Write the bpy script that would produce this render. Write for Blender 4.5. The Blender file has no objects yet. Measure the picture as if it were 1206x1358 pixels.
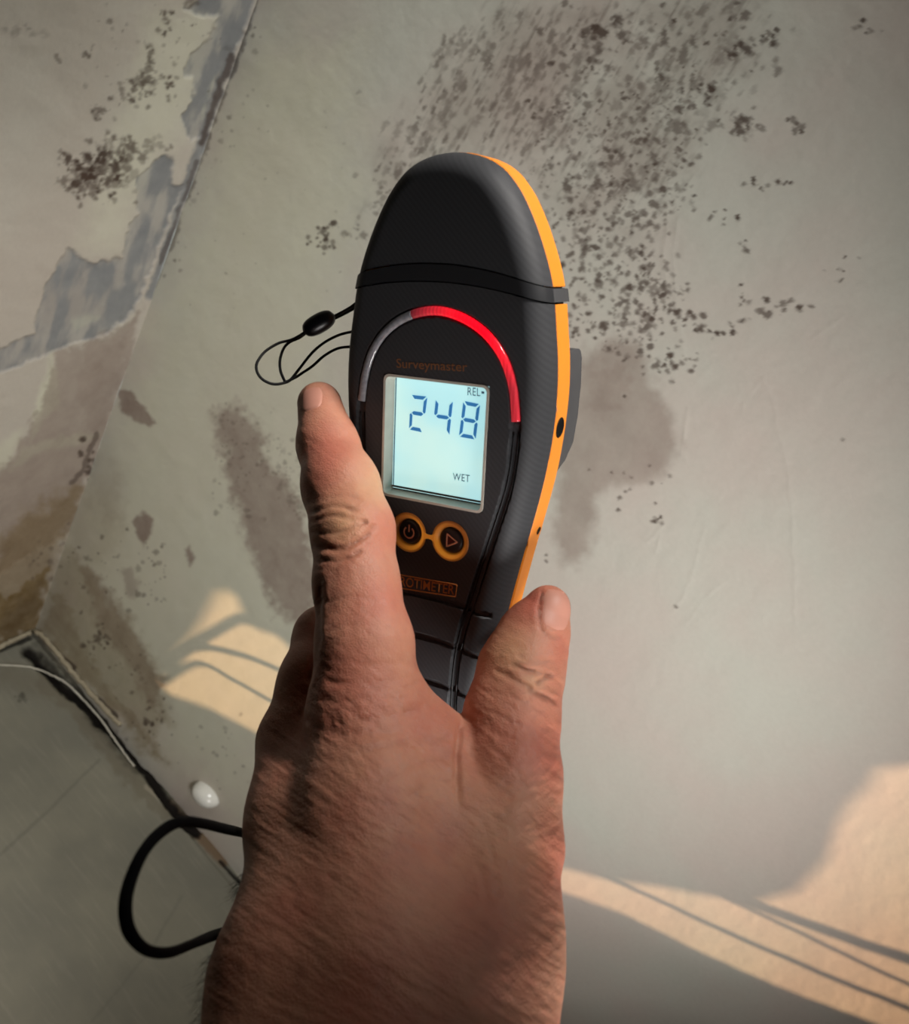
import bpy, bmesh, math, random
import numpy as np
from mathutils import Vector, Matrix

# ------------------------------------------------------------------ camera, world, lights, exposure
SC = bpy.context.scene
COL = SC.collection
PW, PH, F = 1206.0, 1358.0, 1206.0          # photograph size and focal length in pixels
# camera axes in the room: x along the mouldy wall, -y out of it, z up (solved from the room corner)
CR = np.array([[0.7038, -0.6633, 0.2545], [0.5330, 0.2561, -0.8064], [0.4697, 0.7032, 0.5338]])
CC = np.array([0.453, -0.484, 0.776]) * 1.25
CAM_M = Matrix(((*CR[0], CC[0]), (*CR[1], CC[1]), (*CR[2], CC[2]), (0, 0, 0, 1)))
cd = bpy.data.cameras.new('camera')
cam = bpy.data.objects.new('camera', cd); COL.objects.link(cam)
cam.matrix_world = CAM_M
cd.sensor_fit = 'HORIZONTAL'; cd.sensor_width = 36.0; cd.lens = 36.0 * F / PW
cd.clip_start = 0.01
cd.dof.use_dof = True; cd.dof.focus_distance = 0.34; cd.dof.aperture_fstop = 36.0 / 1.5   # iris about 1.5 mm wide
SC.camera = cam
SC.view_settings.view_transform = 'Standard'; SC.view_settings.look = 'None'
SC.view_settings.gamma = 1.0; SC.view_settings.use_curve_mapping = False
SC.view_settings.exposure = -0.14

def c2w(p):                                   # camera-frame metres -> room
    return CR @ np.asarray(p, float) + CC
def srgb(r, g, b):
    f = lambda c: c / 12.92 if c <= 0.04045 else ((c + 0.055) / 1.055) ** 2.4
    return (f(r / 255), f(g / 255), f(b / 255), 1.0)

world = bpy.data.worlds.new('world'); SC.world = world; world.use_nodes = True
world.node_tree.nodes['Background'].inputs[0].default_value = (0.93, 1.0, 0.93, 1)
world.node_tree.nodes['Background'].inputs[1].default_value = 0.5

def add_light(name, kind, loc, target, energy, color, size=None, angle=None, cone=None):
    ld = bpy.data.lights.new(name, kind); ld.energy = energy; ld.color = color
    if kind == 'AREA': ld.shape = 'DISK'; ld.size = size
    if kind == 'SPOT': ld.shadow_soft_size = size; ld.spot_size = math.radians(cone); ld.spot_blend = 1.0
    if angle is not None: ld.angle = angle
    o = bpy.data.objects.new(name, ld); COL.objects.link(o)
    o.location = loc
    o.rotation_euler = (Vector(target) - Vector(loc)).to_track_quat('-Z', 'Y').to_euler()
    return o
TO_SUN = np.array([0.86, -0.40, 0.30]); TO_SUN /= np.linalg.norm(TO_SUN)
add_light('sun', 'SUN', tuple(TO_SUN * 4), (0, 0, 0), 5.4, (1.0, 0.61, 0.33), angle=math.radians(0.4))
add_light('wall_fill', 'SPOT', tuple(c2w((0.12, -0.36, -0.10))), tuple(c2w((-0.06, -0.03, -0.70))), 19.5, (1.0, 0.965, 0.93), size=0.09, cone=96)   # unseen spot added low down to pool light on the mouldy wall
add_light('left_fill', 'SPOT', (0.45, -0.25, 2.1), (0.05, -0.04, 0.45), 50.0, (0.98, 1.0, 0.95), size=0.15, cone=36)  # unseen overhead spot added to brighten the left side of the corner
add_light('hand_fill', 'SPOT', tuple(c2w((0.50, 0.50, 0.10))), tuple(c2w((0.0, 0.06, -0.28))), 44.0, (1.0, 0.95, 0.89), size=0.06, cone=24)      # unseen spot added up to the right to brighten fingers and meter

# ------------------------------------------------------------------ helpers
random.seed(7)
RNG = np.random.default_rng(7)

def P(x, y, D):                               # photograph pixel at depth D mm -> camera-frame mm
    return np.array([(x - PW / 2) / F * D, -(y - PH / 2) / F * D, -D])
def px_of_cam(p):                             # camera-frame points -> pixels
    return PW / 2 + F * p[:, 0] / -p[:, 2], PH / 2 - F * p[:, 1] / -p[:, 2]
def px_of_room(w):
    return px_of_cam((w - CC) @ CR)
def ray(x, y):
    return CR @ np.array([(x - PW / 2) / F, -(y - PH / 2) / F, -1.0])
def at_wall(x, y, lift=0.0):                  # a pixel's point on the mouldy wall (y = 0)
    r = ray(x, y); s = (-lift - CC[1]) / r[1]; return CC + r * s
def at_floor(x, y, lift=0.0):
    r = ray(x, y); s = (lift - CC[2]) / r[2]; return CC + r * s
def at_left(x, y, lift=0.0):
    r = ray(x, y); s = (lift - CC[0]) / r[0]; return CC + r * s

def link(o, parent=None):
    COL.objects.link(o)
    if parent is not None: o.parent = parent
    return o
def tag(o, label=None, cat=None, group=None, kind=None):
    if label: o['label'] = label
    if cat: o['category'] = cat
    if group: o['group'] = group
    if kind: o['kind'] = kind
    return o
def empty(name, M, label, cat):
    o = bpy.data.objects.new(name, None); o.empty_display_size = 0.02
    COL.objects.link(o); o.matrix_world = M
    return tag(o, label, cat)
def mesh_obj(name, verts, faces, mat, parent=None, smooth=True, sharp=None):
    me = bpy.data.meshes.new(name)
    me.from_pydata([tuple(map(float, v)) for v in verts], [], [tuple(map(int, f)) for f in faces])
    me.update()
    bm = bmesh.new(); bm.from_mesh(me); bmesh.ops.recalc_face_normals(bm, faces=bm.faces); bm.to_mesh(me); bm.free()
    if smooth:
        me.polygons.foreach_set('use_smooth', [True] * len(me.polygons))
        if sharp: me.set_sharp_from_angle(angle=math.radians(sharp))
    if mat: me.materials.append(mat)
    return link(bpy.data.objects.new(name, me), parent)
def fast_grid(name, V, nx, ny, mat, parent=None, flip=False):
    """V: (ny*nx, 3) vertices of a row-major grid."""
    me = bpy.data.meshes.new(name)
    i = np.arange((ny - 1) * nx).reshape(ny - 1, nx)[:, :-1].ravel()
    q = np.stack([i, i + 1, i + nx + 1, i + nx], 1)
    if flip: q = q[:, ::-1]
    n = len(q)
    me.vertices.add(len(V)); me.vertices.foreach_set('co', V.astype(np.float32).ravel())
    me.loops.add(4 * n); me.loops.foreach_set('vertex_index', q.astype(np.int32).ravel())
    me.polygons.add(n); me.polygons.foreach_set('loop_start', np.arange(0, 4 * n, 4, dtype=np.int32))
    me.update(calc_edges=True); me.validate()
    me.polygons.foreach_set('use_smooth', [True] * n)
    if mat: me.materials.append(mat)
    return link(bpy.data.objects.new(name, me), parent)
def set_attr(o, name, arr):
    a = o.data.attributes.new(name, 'FLOAT', 'POINT'); a.data.foreach_set('value', np.asarray(arr, np.float32).ravel())

def catmull(pts, n):
    pts = np.asarray(pts, float); out = []
    for i in range(len(pts) - 1):
        p0 = pts[max(i - 1, 0)]; p1 = pts[i]; p2 = pts[i + 1]; p3 = pts[min(i + 2, len(pts) - 1)]
        for k in range(n):
            t = k / n
            out.append(0.5 * ((2 * p1) + (-p0 + p2) * t + (2 * p0 - 5 * p1 + 4 * p2 - p3) * t * t + (-p0 + 3 * p1 - 3 * p2 + p3) * t ** 3))
    out.append(pts[-1]); return np.array(out)
def tube_data(path, ra, rb=None, up=(0, 0, 1), seg=10):
    """Closed-end tube along path; ra/rb = radii along the frame's two axes (numbers or per-point)."""
    path = np.asarray(path, float); n = len(path)
    ra = np.broadcast_to(np.asarray(ra, float), (n,)); rb = ra if rb is None else np.broadcast_to(np.asarray(rb, float), (n,))
    T = np.gradient(path, axis=0); T /= np.linalg.norm(T, axis=1)[:, None] + 1e-12
    V, Fc = [], []
    b = np.asarray(up, float)
    for i in range(n):
        a = np.cross(T[i], b); a /= np.linalg.norm(a) + 1e-12
        b2 = np.cross(a, T[i]); b2 /= np.linalg.norm(b2) + 1e-12
        for k in range(seg):
            th = 2 * math.pi * k / seg
            V.append(path[i] + a * math.cos(th) * ra[i] + b2 * math.sin(th) * rb[i])
    for i in range(n - 1):
        for k in range(seg):
            k2 = (k + 1) % seg
            Fc.append((i * seg + k, i * seg + k2, (i + 1) * seg + k2, (i + 1) * seg + k))
    Fc.append(tuple(range(seg))); Fc.append(tuple((n - 1) * seg + k for k in range(seg)))
    return V, Fc

# value noise on numpy arrays
_LAT = RNG.random((256, 256))
def vnoise(x, y):
    xi = np.floor(x).astype(int); yi = np.floor(y).astype(int); fx = x - xi; fy = y - yi
    fx = fx * fx * (3 - 2 * fx); fy = fy * fy * (3 - 2 * fy)
    a = _LAT[yi & 255, xi & 255]; b = _LAT[yi & 255, (xi + 1) & 255]
    c = _LAT[(yi + 1) & 255, xi & 255]; d = _LAT[(yi + 1) & 255, (xi + 1) & 255]
    return (a * (1 - fx) + b * fx) * (1 - fy) + (c * (1 - fx) + d * fx) * fy
def fbm(x, y, o=4):
    s = 0; amp = 0.5; tot = 0
    for k in range(o):
        s = s + amp * vnoise(x * 2 ** k + 17.3 * k, y * 2 ** k + 5.1 * k); tot += amp; amp *= 0.5
    return s / tot
def smooth(e0, e1, x):
    t = np.clip((x - e0) / (e1 - e0), 0, 1); return t * t * (3 - 2 * t)
def seg_dist(X, Y, pts, closed=False):
    pts = np.asarray(pts, float); d = np.full(np.shape(X), 1e9)
    n = len(pts)
    for i in range(n if closed else n - 1):
        a = pts[i]; b = pts[(i + 1) % n]; ab = b - a; L2 = ab @ ab + 1e-12
        t = np.clip(((X - a[0]) * ab[0] + (Y - a[1]) * ab[1]) / L2, 0, 1)
        d = np.minimum(d, np.hypot(X - a[0] - t * ab[0], Y - a[1] - t * ab[1]))
    return d
def poly_sd(X, Y, pts):                       # signed distance, positive inside
    pts = np.asarray(pts, float); ins = np.zeros(np.shape(X), bool); n = len(pts)
    for i in range(n):
        x1, y1 = pts[i]; x2, y2 = pts[(i + 1) % n]
        if y1 == y2: continue
        c = ((y1 > Y) != (y2 > Y)) & (X < (x2 - x1) * (Y - y1) / (y2 - y1) + x1)
        ins ^= c
    d = seg_dist(X, Y, pts, True)
    return np.where(ins, d, -d)

# ------------------------------------------------------------------ materials
class NT:
    def __init__(s, name):
        s.m = bpy.data.materials.new(name); s.m.use_nodes = True; s.t = s.m.node_tree; s.n = s.t.nodes
        s.b = s.n['Principled BSDF']
    def add(s, typ, **kw):
        n = s.n.new(typ)
        for k, v in kw.items(): setattr(n, k, v)
        return n
    def link(s, a, b): s.t.links.new(a, b)
    def mix(s, fac, a, b):
        n = s.add('ShaderNodeMix', data_type='RGBA')
        for sock, v in ((n.inputs[0], fac), (n.inputs[6], a), (n.inputs[7], b)):
            if hasattr(v, 'links') or isinstance(v, bpy.types.NodeSocket): s.link(v, sock)
            else: sock.default_value = v
        return n.outputs[2]
    def math(s, op, a, b=0.0):
        n = s.add('ShaderNodeMath', operation=op); n.use_clamp = False
        for sock, v in ((n.inputs[0], a), (n.inputs[1], b)):
            if isinstance(v, bpy.types.NodeSocket): s.link(v, sock)
            else: sock.default_value = v
        return n.outputs[0]
    def attr(s, name):
        return s.add('ShaderNodeAttribute', attribute_name=name).outputs['Fac']
    def noise(s, scale, detail=4, rough=0.55, vec=None, dist=0.0):
        n = s.add('ShaderNodeTexNoise'); n.inputs['Scale'].default_value = scale; n.inputs['Detail'].default_value = detail
        n.inputs['Roughness'].default_value = rough; n.inputs['Distortion'].default_value = dist
        s.link(vec if vec is not None else s.obj(), n.inputs['Vector']); return n.outputs['Fac']
    def obj(s):
        return s.add('ShaderNodeTexCoord').outputs['Object']
    def ramp(s, f, lo, hi):
        n = s.add('ShaderNodeMapRange'); n.interpolation_type = 'SMOOTHSTEP'
        n.inputs[1].default_value = lo; n.inputs[2].default_value = hi; s.link(f, n.inputs[0]); return n.outputs[0]
    def bump(s, h, strength, dist):
        n = s.add('ShaderNodeBump'); n.inputs['Strength'].default_value = strength; n.inputs['Distance'].default_value = dist
        s.link(h, n.inputs['Height']); s.link(n.outputs[0], s.b.inputs['Normal'])
def simple(name, col, rough=0.5, spec=0.5, noise=0.06, scale=300, bump=0.0, emis=None, estr=0.0, metal=0.0, bdist=0.0004):
    k = NT(name); c2 = tuple(max(0, x * (1 - noise * 2.5)) for x in col[:3]) + (1,)
    f = k.noise(scale)
    k.link(k.mix(f, col, c2), k.b.inputs['Base Color'])
    k.b.inputs['Roughness'].default_value = rough; k.b.inputs['Specular IOR Level'].default_value = spec; k.b.inputs['Metallic'].default_value = metal
    if bump: k.bump(f, bump, bdist)
    if emis: k.b.inputs['Emission Color'].default_value = emis; k.b.inputs['Emission Strength'].default_value = estr
    return k.m

def plaster_material(name, base, base2, bumpy=0.25):
    k = NT(name)
    big = k.noise(5.0, 5); fine = k.noise(260, 4, 0.6); mid = k.noise(45, 5, 0.6)
    c = k.mix(k.ramp(big, 0.35, 0.68), base, base2)
    c = k.mix(k.math('MULTIPLY', fine, 0.16), c, srgb(120, 112, 100))
    broken = k.math('ADD', 0.72, k.math('MULTIPLY', mid, 0.56))
    def layer(c, attr, col, colb, brk=True):
        a = k.attr(attr)
        if brk: a = k.math('MINIMUM', k.math('MULTIPLY', a, broken), 1.0)
        return k.mix(a, c, k.mix(mid, col, colb))
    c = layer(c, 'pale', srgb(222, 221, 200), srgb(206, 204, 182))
    c = layer(c, 'damp', srgb(158, 140, 128), srgb(134, 117, 108))
    c = layer(c, 'ochre', srgb(150, 126, 78), srgb(104, 82, 50))
    c = layer(c, 'grey', srgb(118, 120, 124), srgb(158, 158, 156), False)
    c = layer(c, 'mold_dark', srgb(62, 48, 40), srgb(86, 68, 58), False)
    k.link(c, k.b.inputs['Base Color'])
    k.b.inputs['Roughness'].default_value = 0.72; k.b.inputs['Specular IOR Level'].default_value = 0.25
    k.bump(k.math('ADD', k.math('MULTIPLY', fine, 0.5), mid), bumpy, 0.0012)
    return k.m

M_wall = plaster_material('plaster_cream', srgb(204, 204, 192), srgb(208, 196, 186))
M_left = plaster_material('plaster_cream_left', srgb(198, 188, 176), srgb(204, 198, 186))
M_plain = simple('plain_plaster', srgb(122, 114, 104), 0.8, 0.2, 0.05, 40)
M_charcoal = None
def rubber():
    k = NT('charcoal_rubber')
    tc = k.obj()
    w1 = k.add('ShaderNodeTexWave', wave_type='BANDS', bands_direction='DIAGONAL'); w1.inputs['Scale'].default_value = 330; w1.inputs['Distortion'].default_value = 0.6
    fl = k.add('ShaderNodeMapping'); fl.inputs['Scale'].default_value = (1, 1, 0); k.link(tc, fl.inputs['Vector']); k.link(fl.outputs[0], w1.inputs['Vector'])
    f = k.noise(900, 3)
    k.link(k.mix(k.math('MULTIPLY', w1.outputs['Fac'], 0.4), srgb(60, 61, 64), srgb(46, 47, 50)), k.b.inputs['Base Color'])
    k.b.inputs['Roughness'].default_value = 0.62; k.b.inputs['Specular IOR Level'].default_value = 0.35
    k.bump(f, 0.10, 0.0002)
    return k.m
M_rubber = rubber()
M_darkrubber = simple('black_rubber', srgb(40, 41, 44), 0.5, 0.4, 0.05, 500)
M_groove = simple('groove_black', srgb(12, 12, 13), 0.45, 0.4, 0.04, 500)
M_orange = simple('orange_plastic', srgb(246, 146, 44), 0.45, 0.4, 0.03, 200, 0.05)
M_grey = simple('grey_plastic', srgb(72, 72, 74), 0.55, 0.4, 0.05, 300, 0.05)
M_print = simple('orange_print', srgb(190, 116, 58), 0.6, 0.2, 0.08, 600)
M_printdim = simple('brown_print', srgb(140, 96, 66), 0.6, 0.2, 0.08, 600)
M_icon = simple('icon_print', srgb(232, 160, 128), 0.6, 0.2, 0.05, 600)
M_iconred = simple('icon_fill', srgb(90, 30, 20), 0.6, 0.2, 0.05, 600)
M_button = simple('button_black', srgb(24, 21, 24), 0.4, 0.5, 0.05, 400)
M_cord = simple('black_cord', srgb(14, 13, 14), 0.7, 0.3, 0.1, 2500, 0.3)
M_strap = simple('black_webbing', srgb(7, 7, 9), 0.8, 0.12, 0.1, 2500, 0.3)
M_bead = simple('black_bead', srgb(12, 12, 16), 0.35, 0.5, 0.05, 500)
M_hole = simple('hole_black', srgb(6, 6, 6), 0.6, 0.2, 0.02, 100)
M_white = simple('glossy_white', srgb(235, 233, 225), 0.18, 0.6, 0.02, 100)
M_caulk = simple('old_caulk', srgb(176, 164, 140), 0.6, 0.3, 0.18, 90, 0.4, bdist=0.001)
M_lip = simple('covering_lip', srgb(214, 208, 192), 0.5, 0.3, 0.12, 90)
M_digit = simple('lcd_digit', srgb(46, 104, 160), 0.5, 0.2, 0.04, 400, emis=srgb(50, 112, 166), estr=0.8)
M_lcdtext = simple('lcd_text', srgb(70, 92, 110), 0.5, 0.2, 0.04, 400, emis=srgb(70, 92, 110), estr=0.55)
M_frame = simple('clear_frame', srgb(214, 210, 198), 0.25, 0.5, 0.1, 250)
def lcd():
    k = NT('lcd_backlit'); n = k.noise(40, 2)
    c = k.mix(k.ramp(n, 0.4, 0.65), srgb(186, 244, 250), srgb(206, 250, 244))
    k.link(c, k.b.inputs['Emission Color']); k.b.inputs['Emission Strength'].default_value = 0.86
    k.b.inputs['Base Color'].default_value = srgb(150, 170, 165); k.b.inputs['Roughness'].default_value = 0.3
    return k.m
M_lcd = lcd()
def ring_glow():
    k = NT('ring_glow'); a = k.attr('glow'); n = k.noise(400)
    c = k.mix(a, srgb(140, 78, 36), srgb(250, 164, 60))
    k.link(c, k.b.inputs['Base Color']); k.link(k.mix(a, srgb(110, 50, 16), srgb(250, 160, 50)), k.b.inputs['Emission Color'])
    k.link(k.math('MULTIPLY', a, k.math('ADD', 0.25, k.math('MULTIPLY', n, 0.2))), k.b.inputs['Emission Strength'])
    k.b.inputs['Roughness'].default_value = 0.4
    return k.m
M_ring = ring_glow()
def guide(name, glow):
    k = NT(name); a = k.attr('glow')
    n = k.noise(700, 2)
    w = k.add('ShaderNodeTexWave', wave_type='BANDS', bands_direction='X'); w.inputs['Scale'].default_value = 260; k.link(k.obj(), w.inputs['Vector'])
    if glow:
        base = k.mix(a, srgb(120, 60, 66), srgb(225, 20, 40))
        k.link(k.mix(a, srgb(200, 70, 84), srgb(255, 8, 34)), k.b.inputs['Emission Color'])
        k.link(k.math('MULTIPLY', a, k.math('ADD', 0.75, k.math('MULTIPLY', w.outputs['Fac'], 0.5))), k.b.inputs['Emission Strength'])
    else:
        base = k.mix(n, srgb(112, 113, 120), srgb(196, 198, 206))
    k.link(base, k.b.inputs['Base Color'])
    k.b.inputs['Roughness'].default_value = 0.12; k.b.inputs['Specular IOR Level'].default_value = 0.8
    k.b.inputs['Transmission Weight'].default_value = 0.15
    k.bump(n, 0.2, 0.0005)
    return k.m
M_guide_red = guide('light_guide_red', True); M_guide_clear = guide('light_guide_clear', False)
def skin():
    k = NT('skin')
    big = k.noise(38, 5, 0.6); fine = k.noise(420, 4, 0.6); mid = k.noise(130, 4, 0.6)
    c = k.mix(k.ramp(big, 0.35, 0.66), srgb(196, 140, 114), srgb(182, 118, 96))
    c = k.mix(k.math('MULTIPLY', k.ramp(mid, 0.5, 0.75), 0.30), c, srgb(150, 92, 78))
    c = k.mix(k.attr('red'), c, srgb(190, 96, 82))
    c = k.mix(k.attr('wan'), c, srgb(206, 164, 122))
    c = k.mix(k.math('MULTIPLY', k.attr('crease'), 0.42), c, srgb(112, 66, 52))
    c = k.mix(k.math('MULTIPLY', fine, 0.22), c, srgb(140, 88, 70))
    k.link(c, k.b.inputs['Base Color'])
    k.b.inputs['Roughness'].default_value = 0.52; k.b.inputs['Specular IOR Level'].default_value = 0.4
    k.b.inputs['Subsurface Weight'].default_value = 0.18; k.b.inputs['Subsurface Radius'].default_value = (1.0, 0.35, 0.2); k.b.inputs['Subsurface Scale'].default_value = 0.003
    # fine skin lines running across the hand
    mp = k.add('ShaderNodeMapping'); mp.inputs['Scale'].default_value = (1.0, 3.2, 1.0); mp.inputs['Rotation'].default_value = (0, 0, -0.45); k.link(k.obj(), mp.inputs['Vector'])
    lines = k.noise(210, 5, 0.65, mp.outputs[0], 0.6)
    v = k.add('ShaderNodeTexVoronoi'); v.feature = 'DISTANCE_TO_EDGE'; v.inputs['Scale'].default_value = 1000; k.link(k.obj(), v.inputs['Vector'])
    h = k.math('ADD', k.math('MULTIPLY', lines, 0.9), k.math('MULTIPLY', k.math('MINIMUM', v.outputs['Distance'], 0.15), 1.6))
    k.bump(h, 0.36, 0.0007)
    return k.m
M_skin = skin()
M_nail = simple('nail', srgb(200, 142, 124), 0.5, 0.3, 0.06, 120)
M_hair = simple('dark_hair', srgb(28, 20, 16), 0.6, 0.3, 0.05, 200)

# ------------------------------------------------------------------ the room
def axis(lo, hi, step, far_lo, far_hi):
    fine = list(np.arange(lo, hi + step / 2, step)); a = []
    if far_lo is not None: a = list(np.linspace(far_lo, lo, 6)[:-1])
    b = list(np.linspace(hi, far_hi, 12)[1:]) if far_hi is not None else []
    return np.array(a + fine + b)

class Paint:
    """Stain masks over a surface grid; positions are the pixels where the photograph shows them."""
    def __init__(s, V):
        s.V = V
        s.X, s.Y = px_of_room(V); back = ((V - CC) @ CR)[:, 2] > -0.05
        s.X[back] = -9e3; s.Y[back] = -9e3
        s.m = {k: np.zeros(len(V)) for k in ('pale', 'damp', 'ochre', 'grey', 'mold_dark')}
        s.rel = np.zeros(len(V))
        s.n1 = fbm(s.X / 40, s.Y / 40) - 0.5; s.n2 = fbm(s.X / 9 + 50, s.Y / 9 + 9) - 0.5; s.n3 = fbm(s.X / 22 + 90, s.Y / 22 + 31) - 0.5; s.n4 = fbm(s.X / 4.2 + 11, s.Y / 4.2 + 77, 3) - 0.5
    def near(s, pts, pad):
        p = np.asarray(pts, float)
        return np.nonzero((s.X > p[:, 0].min() - pad) & (s.X < p[:, 0].max() + pad) & (s.Y > p[:, 1].min() - pad) & (s.Y < p[:, 1].max() + pad))[0]
    def blot(s, ch, pts, soft=8, amt=1.0, warp=18, grain=14, relief=0.0, fade=0.0):
        i = s.near(pts, soft + warp + grain)
        if not len(i): return
        d = poly_sd(s.X[i] + s.n1[i] * warp, s.Y[i] + s.n3[i] * warp, pts) + s.n2[i] * grain
        a = smooth(-soft, soft, d) * amt
        if fade: a = a * (1 - fade * smooth(0.38, 0.66, fbm(s.X[i] / 16 + s.Y[i] / 60 + 40, s.Y[i] / 46 + 12, 5)))
        s.m[ch][i] = np.maximum(s.m[ch][i], a); s.rel[i] += relief * smooth(-soft * .6, soft * .6, d)
    def line(s, ch, pts, w, amt=1.0, warp=6, grain=3, relief=0.0):
        i = s.near(pts, w * 2 + warp)
        if not len(i): return
        d = seg_dist(s.X[i] + s.n3[i] * warp, s.Y[i] + s.n1[i] * warp, pts) + s.n2[i] * grain
        a = smooth(w, w * 0.35, d) * amt
        if ch: s.m[ch][i] = np.maximum(s.m[ch][i], a)
        s.rel[i] += relief * smooth(w, 0, d)
    def spots(s, xs, ys, rs, amt, ch='mold_dark', stretch=None):
        order = np.argsort(s.X, kind='stable'); sx = s.X[order]
        for x, y, r, a in zip(xs, ys, rs, amt):
            R = r * 2.2 * (2.5 if stretch else 1)
            i = order[np.searchsorted(sx, x - R):np.searchsorted(sx, x + R)]
            i = i[np.abs(s.Y[i] - y) < R]
            if not len(i): continue
            dx = s.X[i] - x; dy = s.Y[i] - y
            if stretch:
                ca, sa = math.cos(stretch[0]), math.sin(stretch[0])
                dx, dy = (dx * ca + dy * sa) / stretch[1], (-dx * sa + dy * ca)
            d = np.hypot(dx, dy) + s.n2[i] * r * 1.5 + s.n3[i] * r * 0.6 + s.n4[i] * r * 1.5
            s.m[ch][i] = np.maximum(s.m[ch][i], a * smooth(r * 1.25, r * 0.35, d))
    def cluster(s, cx, cy, sx, sy, n, r0, r1, a0=0.5, a1=0.95, rot=0.0):
        u = RNG.normal(0, sx, n); v = RNG.normal(0, sy, n); c, q = math.cos(rot), math.sin(rot)
        s.spots(cx + u * c - v * q, cy + u * q + v * c, r0 + (r1 - r0) * RNG.random(n) ** 2, a0 + (a1 - a0) * RNG.random(n))
    def field(s, pts, n, r0, r1, a0, a1, dens=None, stretch=None):
        p = np.asarray(pts, float); x = RNG.uniform(p[:, 0].min(), p[:, 0].max(), n * 4); y = RNG.uniform(p[:, 1].min(), p[:, 1].max(), n * 4)
        k = poly_sd(x + (fbm(x / 50, y / 50) - .5) * 70, y + (fbm(x / 45 + 7, y / 45 + 3) - .5) * 70, p) > RNG.normal(-6, 14, n * 4)
        if dens is not None: k &= RNG.random(n * 4) < dens(x, y)
        x, y = x[k][:n], y[k][:n]; m = len(x)
        s.spots(x, y, r0 + (r1 - r0) * RNG.random(m) ** 2.5, a0 + (a1 - a0) * RNG.random(m), stretch=stretch)
    def apply(s, o):
        for k, v in s.m.items(): set_attr(o, k, np.clip(v, 0, 1))

# --- mouldy wall (y = 0), facing -y
ax = axis(0.0, 0.90, 0.0012, None, 1.50); az = axis(-0.014, 1.06, 0.0012, None, 2.4)
gx, gz = np.meshgrid(ax, az); V = np.stack([gx.ravel(), np.zeros(gx.size), gz.ravel()], 1)
p = Paint(V)
# brushed mould film above the meter
film = [(505, 215), (560, 130), (600, 70), (650, 0), (1010, -30), (1000, 90), (930, 200), (880, 290), (830, 330), (760, 300), (700, 215), (640, 200), (560, 260), (500, 300), (470, 300)]
i = p.near(film, 60)
d = poly_sd(p.X[i] + p.n1[i] * 60, p.Y[i] + p.n3[i] * 60, film)
ca, sa = math.cos(-1.08), math.sin(-1.08)
along = p.X[i] * ca + p.Y[i] * sa; across = -p.X[i] * sa + p.Y[i] * ca
st = fbm(along / 42, across / 5.0) * 0.6 + fbm(p.X[i] / 9, p.Y[i] / 9) * 0.4
bodym = smooth(-30, 60, d)
p.m['mold_dark'][i] = np.maximum(p.m['mold_dark'][i], smooth(0.47, 0.74, st) * bodym * 0.54)
p.m['damp'][i] = np.maximum(p.m['damp'][i], bodym * 0.38 * smooth(0.3, 0.6, fbm(p.X[i] / 70 + 3, p.Y[i] / 70)))
p.field([(590, 60), (650, 10), (740, 30), (760, 170), (700, 215), (600, 210), (520, 250), (490, 250)], 260, 2.0, 5.5, .25, .62, stretch=(-1.08, 2.6))
p.field([(740, 0), (880, 0), (930, 60), (900, 200), (860, 260), (800, 250), (740, 200)], 150, 3.0, 8.0, .3, .72)
p.field([(690, 140), (900, 100), (940, 200), (900, 300), (860, 340), (890, 400), (880, 455), (800, 480), (765, 430), (745, 330), (720, 230)], 720, 2.0, 5.0, .35, .85)
p.field([(740, 220), (860, 180), (900, 260), (860, 320), (870, 420), (790, 470), (760, 420)], 110, 4.0, 7.5, .5, .9)
p.field([(470, 290), (520, 180), (560, 200), (520, 260), (490, 320), (455, 300)], 60, 2.0, 5.5, .25, .6)
p.field([(850, 0), (1010, 0), (1060, 40), (1000, 120), (940, 180), (880, 140)], 80, 3.0, 8.0, .2, .6, stretch=(-0.9, 1.6))
for c in [(432, 322, 9, 13, 26, 2, 5), (980, 163, 14, 7, 18, 4, 9), (1062, 170, 7, 5, 8, 3, 6), (860, 360, 8, 12, 16, 3, 7), (858, 372, 14, 8, 16, 3, 7),
          (893, 402, 14, 12, 26, 3, 7), (905, 420, 10, 8, 10, 3, 6), (862, 412, 10, 10, 16, 3, 6), (988, 402, 7, 12, 9, 2, 5), (975, 430, 6, 6, 6, 3, 5), (1035, 402, 22, 8, 14, 2, 6),
          (1115, 355, 14, 9, 6, 2, 4), (926, 432, 9, 5, 6, 2, 5), (917, 480, 7, 9, 7, 2, 5), (950, 447, 3, 3, 2, 3, 4), (1040, 244, 14, 4, 8, 2, 5), (1000, 245, 20, 4, 5, 2, 4),
          (960, 292, 18, 7, 6, 2, 4), (985, 325, 4, 5, 4, 2, 5), (880, 480, 20, 20, 28, 2, 5), (870, 690, 6, 4, 5, 2, 4), (820, 655, 6, 5, 4, 2, 4), (850, 640, 40, 20, 10, 1.5, 3),
          (960, 60, 30, 24, 18, 3, 7), (1020, 50, 16, 6, 10, 3, 6), (1150, 40, 10, 6, 7, 3, 6), (905, 110, 24, 16, 16, 3, 8), (930, 120, 20, 10, 12, 3, 7), (790, 60, 24, 18, 16, 5, 10),
          (830, 40, 26, 14, 10, 5, 11), (780, 95, 8, 9, 9, 4, 8), (868, 215, 8, 7, 12, 3, 7), (1120, 585, 2, 2, 1, 2, 3), (898, 805, 2, 2, 1, 3, 4), (725, 740, 2, 2, 2, 2, 3),
          (760, 380, 10, 40, 14, 2, 5), (755, 440, 8, 8, 8, 2, 5)]:
    p.cluster(*c)
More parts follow.
